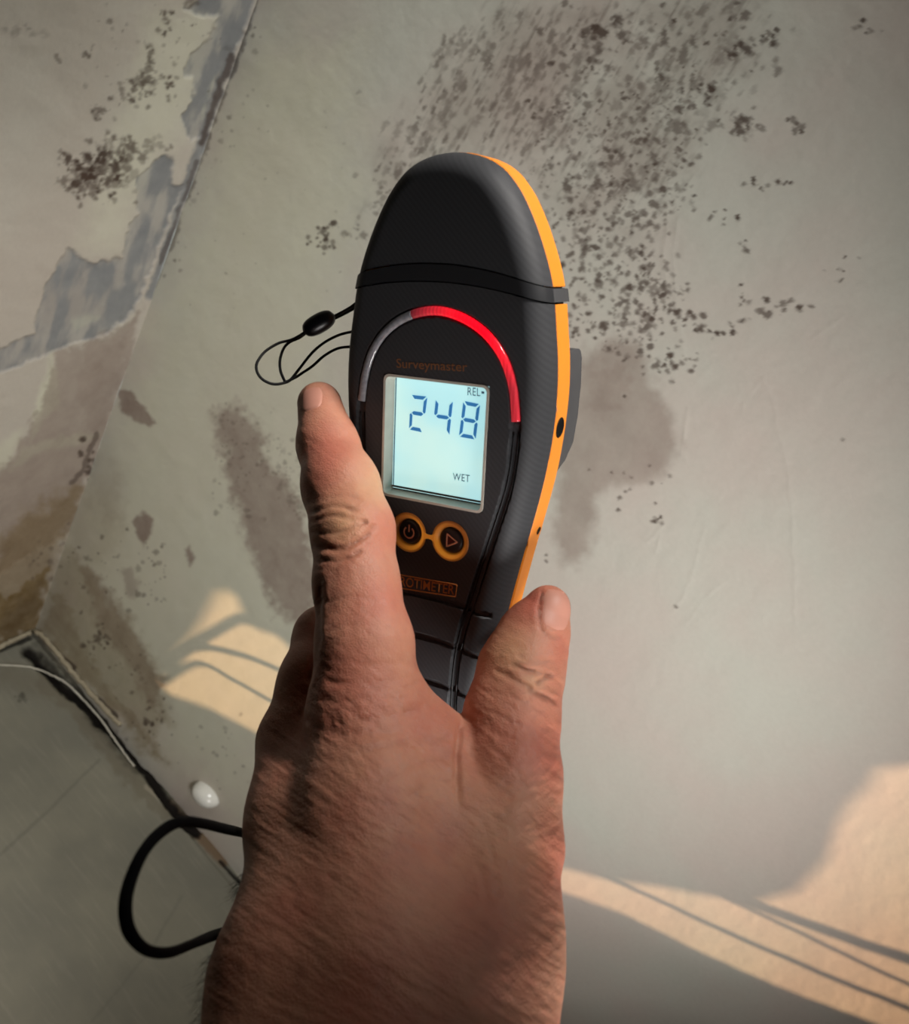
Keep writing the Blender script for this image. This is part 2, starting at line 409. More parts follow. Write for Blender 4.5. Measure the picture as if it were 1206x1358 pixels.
# damp patches
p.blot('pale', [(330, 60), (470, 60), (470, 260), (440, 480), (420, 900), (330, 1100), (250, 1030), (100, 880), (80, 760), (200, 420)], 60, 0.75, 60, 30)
p.blot('damp', [(770, 480), (800, 455), (850, 455), (860, 500), (885, 540), (897, 590), (880, 632), (850, 640), (812, 640), (790, 662), (788, 700), (784, 735), (766, 748), (742, 737), (733, 700), (735, 640), (745, 560)], 13, 0.62, 20, 14)
p.blot('damp', [(765, 480), (830, 460), (860, 500), (840, 560), (780, 570)], 30, 0.75, 30, 30)
p.blot('damp', [(282, 548), (300, 536), (325, 545), (345, 575), (358, 610), (388, 650), (404, 690), (416, 740), (416, 800), (394, 832), (366, 805), (348, 765), (325, 722), (306, 665), (296, 605)], 12, 0.78, 22, 26)
p.field([(282, 548), (325, 535), (345, 555), (400, 650), (410, 690), (380, 640), (345, 590), (310, 670), (290, 600)], 130, 1.5, 4, .15, .4)
p.field([(340, 580), (400, 590), (405, 690), (370, 640)], 60, 1.5, 4.5, .12, .35)
for q in ([(152, 517), (172, 518), (190, 540), (206, 562), (196, 566), (160, 548)], [(178, 692), (190, 676), (204, 688), (203, 708), (192, 724), (183, 712)], [(244, 730), (251, 727), (259, 742), (252, 750)]):
    p.blot('damp', q, 3, 0.85, 6, 8)
p.blot('damp', [(120, 560), (150, 610), (170, 680), (150, 700), (110, 640)], 16, 0.25, 20, 20)
p.blot('ochre', [(105, 650), (140, 640), (175, 700), (160, 730), (120, 760), (75, 760)], 22, 0.20, 20, 20)
p.blot('ochre', [(70, 735), (100, 730), (140, 790), (175, 830), (215, 900), (222, 960), (190, 985), (140, 930), (60, 850), (45, 838)], 12, 0.42, 22, 20)
p.blot('ochre', [(50, 838), (66, 775), (90, 800), (120, 860), (170, 930), (225, 1010), (200, 1000), (120, 915)], 10, 0.6, 22, 20)
p.blot('damp', [(100, 735), (140, 780), (185, 850), (215, 905), (210, 955), (175, 890), (130, 830)], 7, 0.55, 14, 16)
p.blot('damp', [(160, 760), (172, 752), (182, 775), (178, 792), (166, 785)], 5, 0.5, 10, 12)
p.blot('pale', [(130, 580), (230, 560), (280, 700), (270, 790), (215, 880), (150, 790), (110, 720)], 30, 0.6, 30, 20)
p.field([(180, 720), (215, 720), (220, 800), (190, 800)], 34, 1.5, 4, .2, .6)
p.field([(80, 740), (150, 700), (230, 1000), (150, 940)], 90, 1.5, 4.5, .2, .6)
p.cluster(135, 852, 9, 6, 16, 2, 5)
p.cluster(205, 950, 12, 14, 10, 2, 4)
p.field([(230, 940), (340, 960), (330, 1060), (250, 1010)], 22, 1.5, 3, .15, .4)
for a, b in [((52, 842), (70, 862)), ((60, 852), (100, 885)), ((130, 925), (155, 950)), ((92, 878), (100, 892))]:
    p.line('mold_dark', [a, b], 4, 0.8, 3, 3)
# dark lines and specks along the upper corner
p.line('mold_dark', [(340, 0), (301, 110), (269, 200), (233, 300), (205, 380)], 4, 0.6, 3, 5); p.line('grey', [(336, 10), (300, 115)], 7, 0.55, 6, 6); p.line('mold_dark', [(330, 30), (275, 185), (225, 330)], 5, 0.5, 6, 9)
p.field([(330, 30), (350, 40), (285, 200), (240, 330), (215, 390), (225, 320), (270, 190)], 46, 1.5, 4, .2, .55)
p.field([(250, 120), (480, 120), (470, 400), (220, 420)], 46, 1.2, 2.6, .1, .35)
# filler ridges and scrape marks in the plaster (true relief)
rel = (fbm(p.X / 55 + 4, p.Y / 55) - .5) * 0.0012 + (fbm(p.X / 13, p.Y / 13 + 60) - .5) * 0.00035
on = (p.X > -300) & (p.X < 1500) & (p.Y > -300) & (p.Y < 1700)
for pts, w, h in [([(1013, 500), (1030, 550), (1045, 640), (1052, 720), (1055, 830)], 4, .0007), ([(900, 260), (893, 340), (900, 420), (908, 480)], 4, .0005), ([(888, 240), (880, 330), (886, 400)], 3.5, .0005),
                  ([(912, 540), (905, 600), (915, 620)], 4, .0006), ([(935, 700), (915, 770), (895, 810)], 4, .0005), ([(860, 720), (880, 700), (870, 735)], 4, .0006), ([(1010, 505), (985, 540)], 3, .0004),
                  ([(820, 280), (812, 380), (820, 460)], 3.5, .0004), ([(1075, 450), (1120, 420)], 4, .0004), ([(905, 560), (912, 600)], 4, .0005), ([(960, 770), (930, 800), (910, 830)], 4, .0004)]:
    p.line(None, pts, w * 0.9, 0, 9, 3, h * 0.5)
V[:, 1] -= np.where(on, rel, 0) + p.rel
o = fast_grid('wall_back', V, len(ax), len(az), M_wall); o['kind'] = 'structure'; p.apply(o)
del p

# --- left wall (x = 0), facing +x
ay = axis(-0.28, 0.0, 0.0014, -2.2, None); az2 = axis(-0.014, 0.86, 0.0014, None, 2.4)
gy, gz = np.meshgrid(ay, az2); V = np.stack([np.zeros(gy.size), gy.ravel(), gz.ravel()], 1)
p = Paint(V)
p.blot('pale', [(150, 330), (180, 250), (232, 190), (245, 160), (290, 10), (200, 20), (150, 200), (110, 330)], 25, 0.5, 30, 20)
p.blot('grey', [(0, 463), (46, 440), (48, 417), (63, 368), (92, 329), (122, 352), (161, 341), (168, 302), (184, 283), (180, 234), (214, 209), (230, 207), (226, 245), (245, 245), (214, 318), (195, 368), (180, 406), (165, 425), (142, 444), (77, 463), (0, 494), (-60, 510), (-60, 480)], 3.0, 1.0, 9, 10, -0.0012, 0.55)
p.blot('grey', [(245, 11), (275, -10), (345, -20), (318, 57), (291, 115), (268, 180), (253, 188), (239, 161), (256, 122), (256, 103), (241, 100), (249, 77), (276, 50), (291, 23), (260, 21)], 3.0, 1.0, 9, 10, -0.0012, 0.55)
p.blot('pale', [(96, 425), (112, 420), (138, 422), (120, 432), (100, 440)], 3, 0.8, 6, 8)
p.blot('damp', [(60, 360), (95, 350), (160, 345), (150, 420), (100, 425), (60, 420)], 18, 0.28, 20, 30)
p.line('grey', [(306, 70), (269, 185), (233, 295), (200, 390)], 10, 0.95, 6, 8, -0.001)
p.line('mold_dark', [(308, 75), (290, 125), (268, 190)], 6, 0.75, 5, 7); p.line('mold_dark', [(262, 215), (232, 300), (212, 350)], 4, 0.55, 5, 7)
p.line('pale', [(288, 86), (270, 160)], 5, 0.75, 5, 4)
p.cluster(128, 230, 19, 16, 150, 3, 10, .5, 1.0); p.cluster(105, 245, 8, 8, 40, 2, 6, .4, .9); p.cluster(150, 205, 16, 14, 50, 4, 10, .35, .8); p.cluster(112, 255, 10, 10, 26, 3, 8, .4, .8); p.cluster(160, 235, 14, 12, 24, 4, 9, .3, .6)
p.cluster(192, 112, 15, 9, 44, 3, 9, .4, .85, -0.4); p.cluster(128, 150, 6, 6, 14, 3, 7, .5, .9); p.cluster(174, 130, 4, 3, 6, 3, 6); p.cluster(201, 68, 3, 9, 10, 3, 6, .5, .9); p.cluster(225, 110, 5, 6, 8, 3, 6)
p.cluster(205, 195, 10, 8, 14, 4, 8, .25, .6); p.cluster(210, 40, 6, 4, 3, 3, 5); p.cluster(221, 25, 10, 14, 10, 3, 5); p.cluster(113, 74, 3, 2, 3, 3, 5); p.cluster(75, 77, 3, 3, 3, 4, 8, .3, .5); p.cluster(145, 132, 3, 3, 3, 3, 6)
p.cluster(145, 30, 2, 2, 2, 3, 4); p.cluster(20, 38, 22, 5, 8, 4, 9, .15, .4); p.cluster(257, 34, 2, 2, 2, 2, 4); p.cluster(80, 210, 8, 6, 8, 2, 4, .3, .6); p.cluster(258, 5, 10, 3, 5, 5, 8, .3, .6)
p.field([(130, 0), (300, 0), (250, 120), (150, 160), (100, 130)], 60, 1.5, 3.5, .2, .5)
# bare pinkish plaster and yellowed damp lower down
p.blot('damp', [(-40, 660), (20, 600), (60, 520), (70, 470), (140, 450), (183, 412), (178, 440), (150, 560), (115, 640), (98, 700), (-40, 790)], 6, 0.62, 22, 20, -0.0006)
p.blot('damp', [(110, 455), (175, 435), (150, 560), (120, 600), (95, 520)], 12, 0.72, 20, 20)
p.blot('pale', [(45, 535), (60, 500), (68, 465), (76, 500), (80, 540), (55, 555), (40, 590)], 5, 0.85, 12, 12); p.blot('pale', [(30, 595), (80, 578), (140, 572), (110, 588), (60, 600), (10, 625)], 5, 0.8, 10, 10)
p.blot('pale', [(-20, 600), (30, 570), (10, 620), (-20, 640)], 8, 0.6, 10, 10)
p.blot('ochre', [(-40, 770), (30, 690), (100, 640), (118, 640), (60, 790), (45, 840), (-40, 880)], 16, 0.62, 26, 26); p.blot('ochre', [(-40, 810), (20, 780), (70, 740), (48, 835), (-20, 860)], 10, 0.9, 20, 24)
p.blot('mold_dark', [(-20, 840), (20, 800), (55, 770), (48, 815), (10, 850)], 12, 0.35, 14, 20)
p.line('mold_dark', [(128, 575), (108, 625), (96, 640)], 4, 0.6, 6, 8); p.cluster(118, 605, 8, 14, 16, 2, 5); p.cluster(70, 730, 20, 20, 20, 2, 5, .2, .5)
on = (p.X > -300) & (p.X < 600)
V[:, 0] += np.where(on, (fbm(p.X / 40 + 9, p.Y / 40) - .5) * .0012 + (fbm(p.X / 12, p.Y / 12 + 6) - .5) * .0004, 0) + p.rel + 0.0004
V[:, 1] = np.minimum(V[:, 1], 0)
o = fast_grid('wall_left', V, len(ay), len(az2), M_left); o['kind'] = 'structure'; p.apply(o)
del p

# --- floor (z = 0)
def floor_material():
    k = NT('grey_floor_sheet')
    big = k.noise(9, 5); fine = k.noise(300, 4)
    mp = k.add('ShaderNodeMapping'); mp.inputs['Scale'].default_value = (1, 9, 1); mp.inputs['Rotation'].default_value = (0, 0, 0.35); k.link(k.obj(), mp.inputs['Vector'])
    stq = k.noise(22, 4, 0.5, mp.outputs[0])
    c = k.mix(k.ramp(big, 0.35, 0.7), srgb(132, 129, 115), srgb(118, 116, 105))
    c = k.mix(k.math('MULTIPLY', k.ramp(stq, 0.5, 0.75), 0.12), c, srgb(176, 170, 156))
    c = k.mix(k.math('MULTIPLY', fine, 0.2), c, srgb(110, 105, 95))
    c = k.mix(k.attr('pale'), c, srgb(200, 192, 172)); c = k.mix(k.attr('ochre'), c, srgb(96, 84, 66)); c = k.mix(k.attr('damp'), c, srgb(112, 92, 72)); c = k.mix(k.attr('grey'), c, srgb(90, 88, 82)); c = k.mix(k.attr('mold_dark'), c, srgb(22, 18, 15))
    k.link(c, k.b.inputs['Base Color']); k.b.inputs['Roughness'].default_value = 0.8; k.b.inputs['Specular IOR Level'].default_value = 0.15
    k.bump(fine, 0.12, 0.0006)
    return k.m
afx = axis(0.0, 0.62, 0.0014, None, 1.5); afy = axis(-0.34, 0.0, 0.0014, -2.2, None)
gx, gy = np.meshgrid(afx, afy); V = np.stack([gx.ravel(), gy.ravel(), np.zeros(gx.size)], 1)
p = Paint(V)
p.line('mold_dark', [(48, 872), (125, 937), (192, 1010)], 13, 0.8, 10, 9, -0.003)
gap = [(40, 862), (62, 884), (125, 940), (190, 1008), (228, 1062), (262, 1100)]
gap = [(x - 3, y + 4) for x, y in gap]
p.line('mold_dark', gap, 13, 1.0, 8, 7, -0.006)  # near-black colour along the sunken gap
p.line('mold_dark', [(45, 858), (110, 935), (180, 1020)], 12, 0.35, 10, 12)
p.line('damp', [(225, 1065), (262, 1105), (296, 1142)], 11, 0.9, 4, 3)
p.line('mold_dark', [(292, 1142), (325, 1176)], 3.5, 0.9, 3, 2, -0.003)
p.line('mold_dark', [(-20, 868), (0, 862), (40, 846)], 4, 0.8, 3, 3, -0.002)
p.line('pale', [(0, 882), (40, 885), (80, 905), (130, 952), (178, 1018)], 2.5, 0.0, 2, 1)
p.line('ochre', [(60, 905), (120, 960), (185, 1050)], 20, 0.4, 16, 18)
p.line('pale', [(195, 1045), (240, 1085)], 6, 0.5, 6, 5); p.line('ochre', [(150, 1010), (215, 1080)], 10, 0.35, 10, 10)
p.cluster(24, 927, 5, 3, 8, 3, 6, .3, .6)
p.blot('ochre', [(-20, 875), (50, 890), (80, 915), (60, 930), (-20, 905)], 14, 0.25, 14, 18)
p.line('grey', [(0, 1135), (60, 1080), (130, 1010)], 3, 0.35, 3, 2); p.line('grey', [(120, 1358), (200, 1260), (240, 1190)], 3, 0.22, 3, 2)
p.blot('pale', [(296, 1118), (330, 1100), (330, 1170), (318, 1165)], 5, 0.7, 5, 5)
on = (p.X > -300) & (p.X < 700)
lip = [(-200, 878), (0, 882), (40, 885), (95, 912), (132, 952), (178, 1018), (232, 1085), (332, 1206), (340, 1500), (-200, 1500)]
i = p.near(lip, 10)
V[i, 2] += 0.0025 * smooth(-3, 3, poly_sd(p.X[i], p.Y[i], lip))
V[:, 2] += p.rel
o = fast_grid('floor', V, len(afx), len(afy), floor_material()); o['kind'] = 'structure'; p.apply(o)
del p

# caulk along the two floor joints and the pale lip of the floor sheet
def strip(name, pts, r, mat, jitter=0.0, flat=1.0):
    path = catmull(pts, 10)
    path = path + RNG.normal(0, jitter, path.shape)
    Vv, Ff = tube_data(path, r * (0.8 + 0.4 * RNG.random(len(path))), r * flat, seg=8)
    o = mesh_obj(name, Vv, Ff, mat); o['kind'] = 'structure'; return o
strip('trim_1', [at_wall(45, 836, .004), at_wall(62, 850, .004), at_wall(95, 890, .004), at_wall(130, 930, .003), at_wall(160, 962, .002)], 0.0032, M_caulk, 0.0005)
strip('trim_2', [at_left(42, 838, .004), at_left(24, 846, .004), at_left(0, 858, .004), at_left(-40, 876, .004)], 0.0032, M_caulk, 0.0004)
strip('trim_3', [at_floor(-40, 882, .002), at_floor(0, 882, .002), at_floor(40, 885, .002), at_floor(70, 896, .002), at_floor(95, 912, .002), at_floor(132, 952, .002), at_floor(155, 985, .002), at_floor(178, 1016, .002)], 0.0011, M_lip, 0.0002)

# --- right-hand wall with the window the sun comes through (outside the frame)
XW = 1.5
def to_window(x, y, lift=0.0):
    w = at_wall(x, y, lift); q = w + TO_SUN * ((XW - w[0]) / TO_SUN[0]); return (q[1], q[2])
patch_r = [(690, 1140), (747, 1151), (800, 1166), (870, 1177), (950, 1190), (1010, 1196), (1060, 1183), (1098, 1140), (1112, 1092), (1128, 1066), (1150, 1046), (1163, 1020), (1206, 1016), (1330, 1010), (1330, 1440), (1206, 1378), (1030, 1310), (930, 1265), (830, 1216), (745, 1185), (700, 1168)]
patch_l = [(213, 905), (222, 880), (250, 850), (268, 824), (288, 788), (312, 784), (332, 832), (372, 846), (420, 900), (420, 1010), (345, 976), (280, 942), (222, 922)]
hr = [to_window(*q) for q in patch_r]; hl = [to_window(*q) for q in patch_l]
allp = np.array(hr + hl); y0, y1 = allp[:, 0].min() - .07, allp[:, 0].max() + .07; z0, z1 = allp[:, 1].min() - .07, allp[:, 1].max() + .07
def sheet(name, outer, holes, x, thick, mat, ripple=0.0):
    bm = bmesh.new(); edges = []
    for loop in [outer] + holes:
        vs = [bm.verts.new((x, a, b)) for a, b in loop]
        edges += [bm.edges.new((vs[i], vs[(i + 1) % len(vs)])) for i in range(len(vs))]
    bmesh.ops.triangle_fill(bm, use_beauty=True, use_dissolve=False, edges=edges)
    r = bmesh.ops.extrude_face_region(bm, geom=list(bm.faces))
    bmesh.ops.translate(bm, vec=(thick, 0, 0), verts=[g for g in r['geom'] if isinstance(g, bmesh.types.BMVert)])
    bmesh.ops.recalc_face_normals(bm, faces=bm.faces)
    me = bpy.data.meshes.new(name); bm.to_mesh(me); bm.free(); me.materials.append(mat)
    return link(bpy.data.objects.new(name, me))
rect = [(y0, z0), (y1, z0), (y1, z1), (y0, z1)]
o = sheet('wall_right', [(-2.2, -0.02), (0.12, -0.02), (0.12, 2.4), (-2.2, 2.4)], [rect], XW, 0.10, M_plain); o['kind'] = 'structure'
def slab(name, lo, hi, mat):
    x0, y0_, z0_ = lo; x1, y1_, z1_ = hi
    Vv = [(x, y, z) for x in (x0, x1) for y in (y0_, y1_) for z in (z0_, z1_)]
    o = mesh_obj(name, Vv, [(0, 1, 3, 2), (4, 6, 7, 5), (0, 4, 5, 1), (2, 3, 7, 6), (0, 2, 6, 4), (1, 5, 7, 3)], mat, smooth=False); o['kind'] = 'structure'
slab('ceiling', (-0.05, -2.25, 2.4), (1.65, 0.15, 2.45), M_plain)
slab('wall_front', (-0.05, -2.25, -0.02), (1.65, -2.2, 2.4), M_plain)
M_fabric = simple('sun_mask_cloth', srgb(150, 140, 126), 0.9, 0.1, 0.1, 200, 0.3)
m = 0.03
o = sheet('sun_mask', [(y0 - m, z0 - m), (y1 + m, z0 - m), (y1 + m, z1 + m), (y0 - m, z1 + m)], [hr, hl], XW - 0.004, 0.0035, M_fabric)  # unseen sheet added, its holes cut to shape the two sun patches
tag(o, 'unseen beige sheet added at the window, holes shaped for the sun patches', 'sun_mask')
fw = sheet('window_1', [(y0 - .001, z0 - .001), (y1 + .001, z0 - .001), (y1 + .001, z1 + .001), (y0 - .001, z1 + .001)], [[(y0 + .02, z0 + .02), (y1 - .02, z0 + .02), (y1 - .02, z1 - .02), (y0 + .02, z1 - .02)]], XW + 0.05, 0.03, M_white)
fw['kind'] = 'structure'
def shadow_cord(pts, r, k, label):
    """cord hanging between the window and the wall; k = how far up the sun ray it hangs (m)"""
    path = [at_wall(*q) + TO_SUN * k for q in pts]
    Vv, Ff = tube_data(catmull(path, 8), r, seg=8)
    tag(mesh_obj('shadow_cord', Vv, Ff, M_cord), label, 'cord', 'cords by the window')
shadow_cord([(740, 1138), (820, 1170), (930, 1220), (1060, 1278), (1206, 1338), (1330, 1385)], 0.0022, 0.62, 'slack dark cord, lowest of those by the window')
shadow_cord([(930, 1178), (960, 1190), (1080, 1246), (1206, 1306), (1330, 1360)], 0.0018, 0.645, 'slack thin dark cord, middle of those by the window')
shadow_cord([(960, 1180), (990, 1195), (1090, 1232), (1206, 1272), (1330, 1312)], 0.0038, 0.60, 'slack thick dark cord, topmost of those by the window')
shadow_cord([(190, 905), (240, 868), (280, 840), (330, 818), (380, 836), (430, 850)], 0.0036, 0.60, 'dark looped unseen cord added to shade the left sun patch')  # this and the cords below are added for shadow lines in the left patch
shadow_cord([(200, 895), (255, 860), (310, 866), (360, 884), (430, 918)], 0.0030, 0.64, 'dark unseen cord sagging under the looped one, added for its shadow')

shadow_cord([(215, 905), (262, 880), (310, 902), (360, 930), (430, 965)], 0.0026, 0.67, 'thin dark unseen cord, lowest of those added to shade the left patch')
shadow_cord([(220, 890), (262, 850), (300, 828), (340, 824), (390, 852), (430, 872)], 0.0030, 0.69, 'dark unseen cord just under the looped one, added for its shadow')

# white glossy knob low on the wall
kn = at_wall(276, 1052, 0)
Mk = Matrix.Translation(Vector(kn))
prof = [(0.0, 0.0125), (0.004, 0.0122), (0.008, 0.0112), (0.012, 0.0090), (0.0145, 0.0060), (0.0155, 0.0025)]
Vv, Ff = [], []
dirn = (at_wall(292, 1068) - at_wall(258, 1036)); dirn /= np.linalg.norm(dirn); perp = np.cross(dirn, (0, 1, 0))
sg = 24
for h, r in prof:
    for k in range(sg):
        t = 2 * math.pi * k / sg
        q = dirn * math.cos(t) * r * 1.5 + perp * math.sin(t) * r * 0.95
        Vv.append(q + np.array([0, -h - 0.0006, 0]))
for i in range(len(prof) - 1):
    for k in range(sg): Ff.append((i * sg + k, i * sg + (k + 1) % sg, (i + 1) * sg + (k + 1) % sg, (i + 1) * sg + k))
Ff.append(tuple((len(prof) - 1) * sg + k for k in range(sg)))
knob = mesh_obj('wall_knob', Vv, Ff, M_white); knob.location = Vector(kn)
tag(knob, 'small glossy white rounded knob low on the mouldy wall', 'knob')

# ------------------------------------------------------------------ the moisture meter
def rot(y, p_, r):
    y, p_, r = np.radians([y, p_, r])
    Ry = np.array([[np.cos(y), 0, -np.sin(y)], [0, 1, 0], [np.sin(y), 0, np.cos(y)]])
    Rx = np.array([[1, 0, 0], [0, np.cos(p_), -np.sin(p_)], [0, np.sin(p_), np.cos(p_)]])
    Rz = np.array([[np.cos(r), np.sin(r), 0], [-np.sin(r), np.cos(r), 0], [0, 0, 1]])
    return Rz @ Rx @ Ry
MR = rot(28, 15.8, 2.65); MT = np.array([-6.5, 20.5, -270.0])          # meter pose in camera-frame mm
def to_meter(pts): return (np.asarray(pts, float) - MT) @ MR            # camera mm -> meter mm
def on_meter(x, y, w=0.0):                                             # pixel -> meter (u, v) on the plane at height w
    r = np.array([(x - PW / 2) / F, -(y - PH / 2) / F, -1.0]); n = MR[:, 2]
    t = ((MT + n * w) @ n) / (r @ n); return to_meter(r * t)
A = CR @ MR; B = c2w(MT / 1000)
M_meter = Matrix(((*A[0], B[0]), (*A[1], B[1]), (*A[2], B[2]), (0, 0, 0, 1)))
meter = empty('moisture_meter', M_meter, 'charcoal and orange handheld moisture meter with lit screen, gripped in the hand', 'meter')
def mo(name, V, Fc, mat, parent=None, **kw):                            # meter part from mm
    return mesh_obj(name, np.asarray(V, float) / 1000, Fc, mat, parent or meter, **kw)

VW = [(81.6, 0), (81.3, 4.2), (80.4, 8.0), (78.8, 12.0), (76.2, 15.8), (72.0, 19.6), (68, 22.3), (63, 25.0), (58, 27.3), (53, 29.3), (47.7, 31.0), (42.7, 32.1), (34.6, 33.3), (26.4, 34.4), (18, 34.9), (9.4, 34.7), (0.5, 34.0), (-8.6, 32.8), (-20.4, 30.5), (-32.8, 27.8), (-47.9, 24.8), (-62, 22.2), (-80, 20.5), (-94, 19.5), (-100, 17.5), (-104, 13.5), (-106.2, 8.0), (-106.8, 0)]
_vv = np.array([a for a, _ in VW])[::-1]; _ww = np.array([b for _, b in VW])[::-1]
_ts = catmull(np.array(VW, float), 10)
HALF = _ts                                                              # right half outline, top to bottom (v, W)
OUT = np.array([(w, v) for v, w in HALF] + [(-w, v) for v, w in HALF[::-1]][1:-1])   # closed outline (u, v)
def Wd(v): return np.interp(v, HALF[::-1, 0], np.maximum(HALF[::-1, 1], 0))
seam_top = lambda u: 51.2 - 0.0050 * u * u
seam_bot = lambda u: 46.6 - 0.0040 * u * u
ARCH_R = np.array([(0, 38.4), (8.2, 36.9), (15.6, 33.0), (21.3, 26.8), (24.7, 18.8), (26.2, 9.6)])
GRV_R = np.array([(26.2, 9.6), (26.2, 1), (25.0, -10.4), (20.7, -27.2), (16.2, -44.8), (12.7, -58.0), (10.9, -71.2), (10.6, -92)])
PATH_R = np.vstack([catmull(ARCH_R, 8)[:-1], catmull(GRV_R, 6)])
def face_h(u, v, out=OUT):
    d = seg_dist(u, v, out, True); b = 6.5
    t = np.clip((b - d) / b, 0, 1)
    return -8.0 * (1 - np.sqrt(np.maximum(1 - t * t, 0))) - 0.0009 * u * u
def carve(u, v, h):
    au = np.abs(u)
    d = seg_dist(au, v, PATH_R)
    dep = np.where(v > 9, 1.5, 1.3)
    h = h - dep * smooth(1.75, 1.25, d)
    for v0, kq, wl in ((-48.6, .0050, 22), (-62.6, .0060, 22), (-77.2, .0060, 22)):
        dv = np.abs(v - (v0 - kq * u * u)); h = h - 1.0 * smooth(1.1, .7, dv) * smooth(wl, wl - 1, au)
    dr = np.minimum(np.hypot(u - 7.4, v + 29.2), np.hypot(u + 7.4, v + 29.2))
    h = h - 1.2 * smooth(6.3, 5.6, dr)
    q = np.maximum(np.abs(u) - 17.2, np.abs(v) - 18.3)
    h = h - 6.0 * smooth(0.35, -0.25, q)
    return h
def shell(name, v_hi, v_lo, mat, step, carved=True, lift=0.0, grow=0.0):
    """front skin: rows follow the two seams; heights come from face_h"""
    ns = int(70 / step) | 1; s = np.linspace(-1, 1, ns)
    vmax, vmin = v_hi(0.0), v_lo(0.0)
    nr = int((vmax - vmin) / step) + 2; tt = np.linspace(0, 1, nr)
    if name == 'cap': tt = 1 - (1 - tt) ** 1.0
    U = np.zeros((nr, ns)); Vv = np.zeros((nr, ns))
    for j in range(nr):
        # iterate so the row's width matches its height along the curve
        vrow = vmin + (vmax - vmin) * tt[j]
        w = np.full(ns, Wd(vrow))
        for _ in range(4):
            u = s * w; v = v_lo(u) + (v_hi(u) - v_lo(u)) * tt[j]; w = Wd(v)
        U[j] = s * w; Vv[j] = v
    h = face_h(U.ravel(), Vv.ravel()); 
    if carved: h = carve(U.ravel(), Vv.ravel(), h)
    P3 = np.stack([U.ravel() * (1 + grow / 34), Vv.ravel(), h + lift], 1) / 1000
    o = fast_grid(name, P3, ns, nr, mat, meter)
    o.data.set_sharp_from_angle(angle=math.radians(50))
    return o
apex = lambda u: 81.45 + 0 * u
endv = lambda u: -106.6 + 0 * u
shell('cap', apex, lambda u: seam_top(u) + 0.35, M_rubber, 0.7, False)
shell('front_cover', lambda u: seam_bot(u) - 0.35, endv, M_rubber, 0.36)
shell('collar', lambda u: seam_top(u), lambda u: seam_bot(u), M_darkrubber, 0.7, False, 0.25, 0.5)

def ring_sweep(name, idx, lo, hi, mat, grow=0.0, closed=False, hfun=None):
    """strip around the outline between depths lo and hi with softened edges"""
    prof = [(-2.5, hi), (-0.5, hi), (grow, hi - 0.6), (grow, lo + 0.6), (-0.5, lo), (-2.5, lo)]
    pts = OUT[idx]; n = len(OUT)
    tn = np.array([OUT[(i + 1) % n] - OUT[(i - 1) % n] for i in idx]); tn /= np.linalg.norm(tn, axis=1)[:, None] + 1e-9
    nm = np.stack([tn[:, 1], -tn[:, 0]], 1)
    nm *= np.sign((nm * (pts - np.array([0, -5]))).sum(1))[:, None]
    Vv, Ff = [], []; m_ = len(prof)
    for k in range(len(idx)):
        for g, w in prof:
            if hfun is not None and w > (lo + hi) / 2: w = w + hfun(pts[k])
            Vv.append((pts[k][0] + nm[k][0] * g, pts[k][1] + nm[k][1] * g, w))
    L = len(idx)
    for k in range(L if closed else L - 1):
        for j in range(m_):
            Ff.append((k * m_ + j, k * m_ + (j + 1) % m_, ((k + 1) % L) * m_ + (j + 1) % m_, ((k + 1) % L) * m_ + j))
    if not closed: Ff += [tuple(range(m_)), tuple((L - 1) * m_ + j for j in range(m_))]
    return mo(name, Vv, Ff, mat, sharp=40)
u_, v_ = OUT[:, 0], OUT[:, 1]
n = len(OUT)
capi = np.nonzero(v_ > seam_top(u_) + 0.2)[0]; capi = capi[np.argsort(np.arctan2(-u_[capi], v_[capi] - 45))]
bodi = np.nonzero(v_ < seam_bot(u_) - 0.2)[0]
ang = np.arctan2(u_[bodi], -(v_[bodi] + 20)); bodi = bodi[np.argsort(ang)]
def jog(q):                                                             # little steps in the band's front edge
    v = q[1]; return -0.9 * smooth(14, 12.5, np.array(v)) * smooth(-2, 0, np.array(v)) - 0.9 * smooth(-28, -29, np.array(v)) + 0.7 * smooth(60, 80, np.array(v)) * 0
cb = ring_sweep('side_band', capi, -18, -8.4, M_orange, 0.15); cb['label'] = 'orange band around the cap'
bb = ring_sweep('side_band', bodi, -18, -8.4, M_orange, 0.15, hfun=jog); bb['label'] = 'orange band around the body'
col_i = np.nonzero((v_ <= seam_top(u_) + 0.4) & (v_ >= seam_bot(u_) - 0.4) & (u_ > 0))[0]
def densify(sign):
    vs = np.linspace(seam_bot(31.5), seam_top(31.5), 5); prof = [(-2.5, -7.6), (0.2, -7.6), (0.75, -8.6), (0.75, -17.6), (0.2, -18.4), (-2.5, -18.4)]
    Vv, Ff = [], []
    for v in vs:
        for g, w in prof: Vv.append((sign * (Wd(v) + g), v, w))
    for k in range(4):
        for j in range(6): Ff.append((k * 6 + j, k * 6 + (j + 1) % 6, (k + 1) * 6 + (j + 1) % 6, (k + 1) * 6 + j))
    Ff += [tuple(range(6)), tuple(24 + j for j in range(6))]
    return mo('collar_side', Vv, Ff, M_grey, sharp=40)
densify(1); densify(-1)

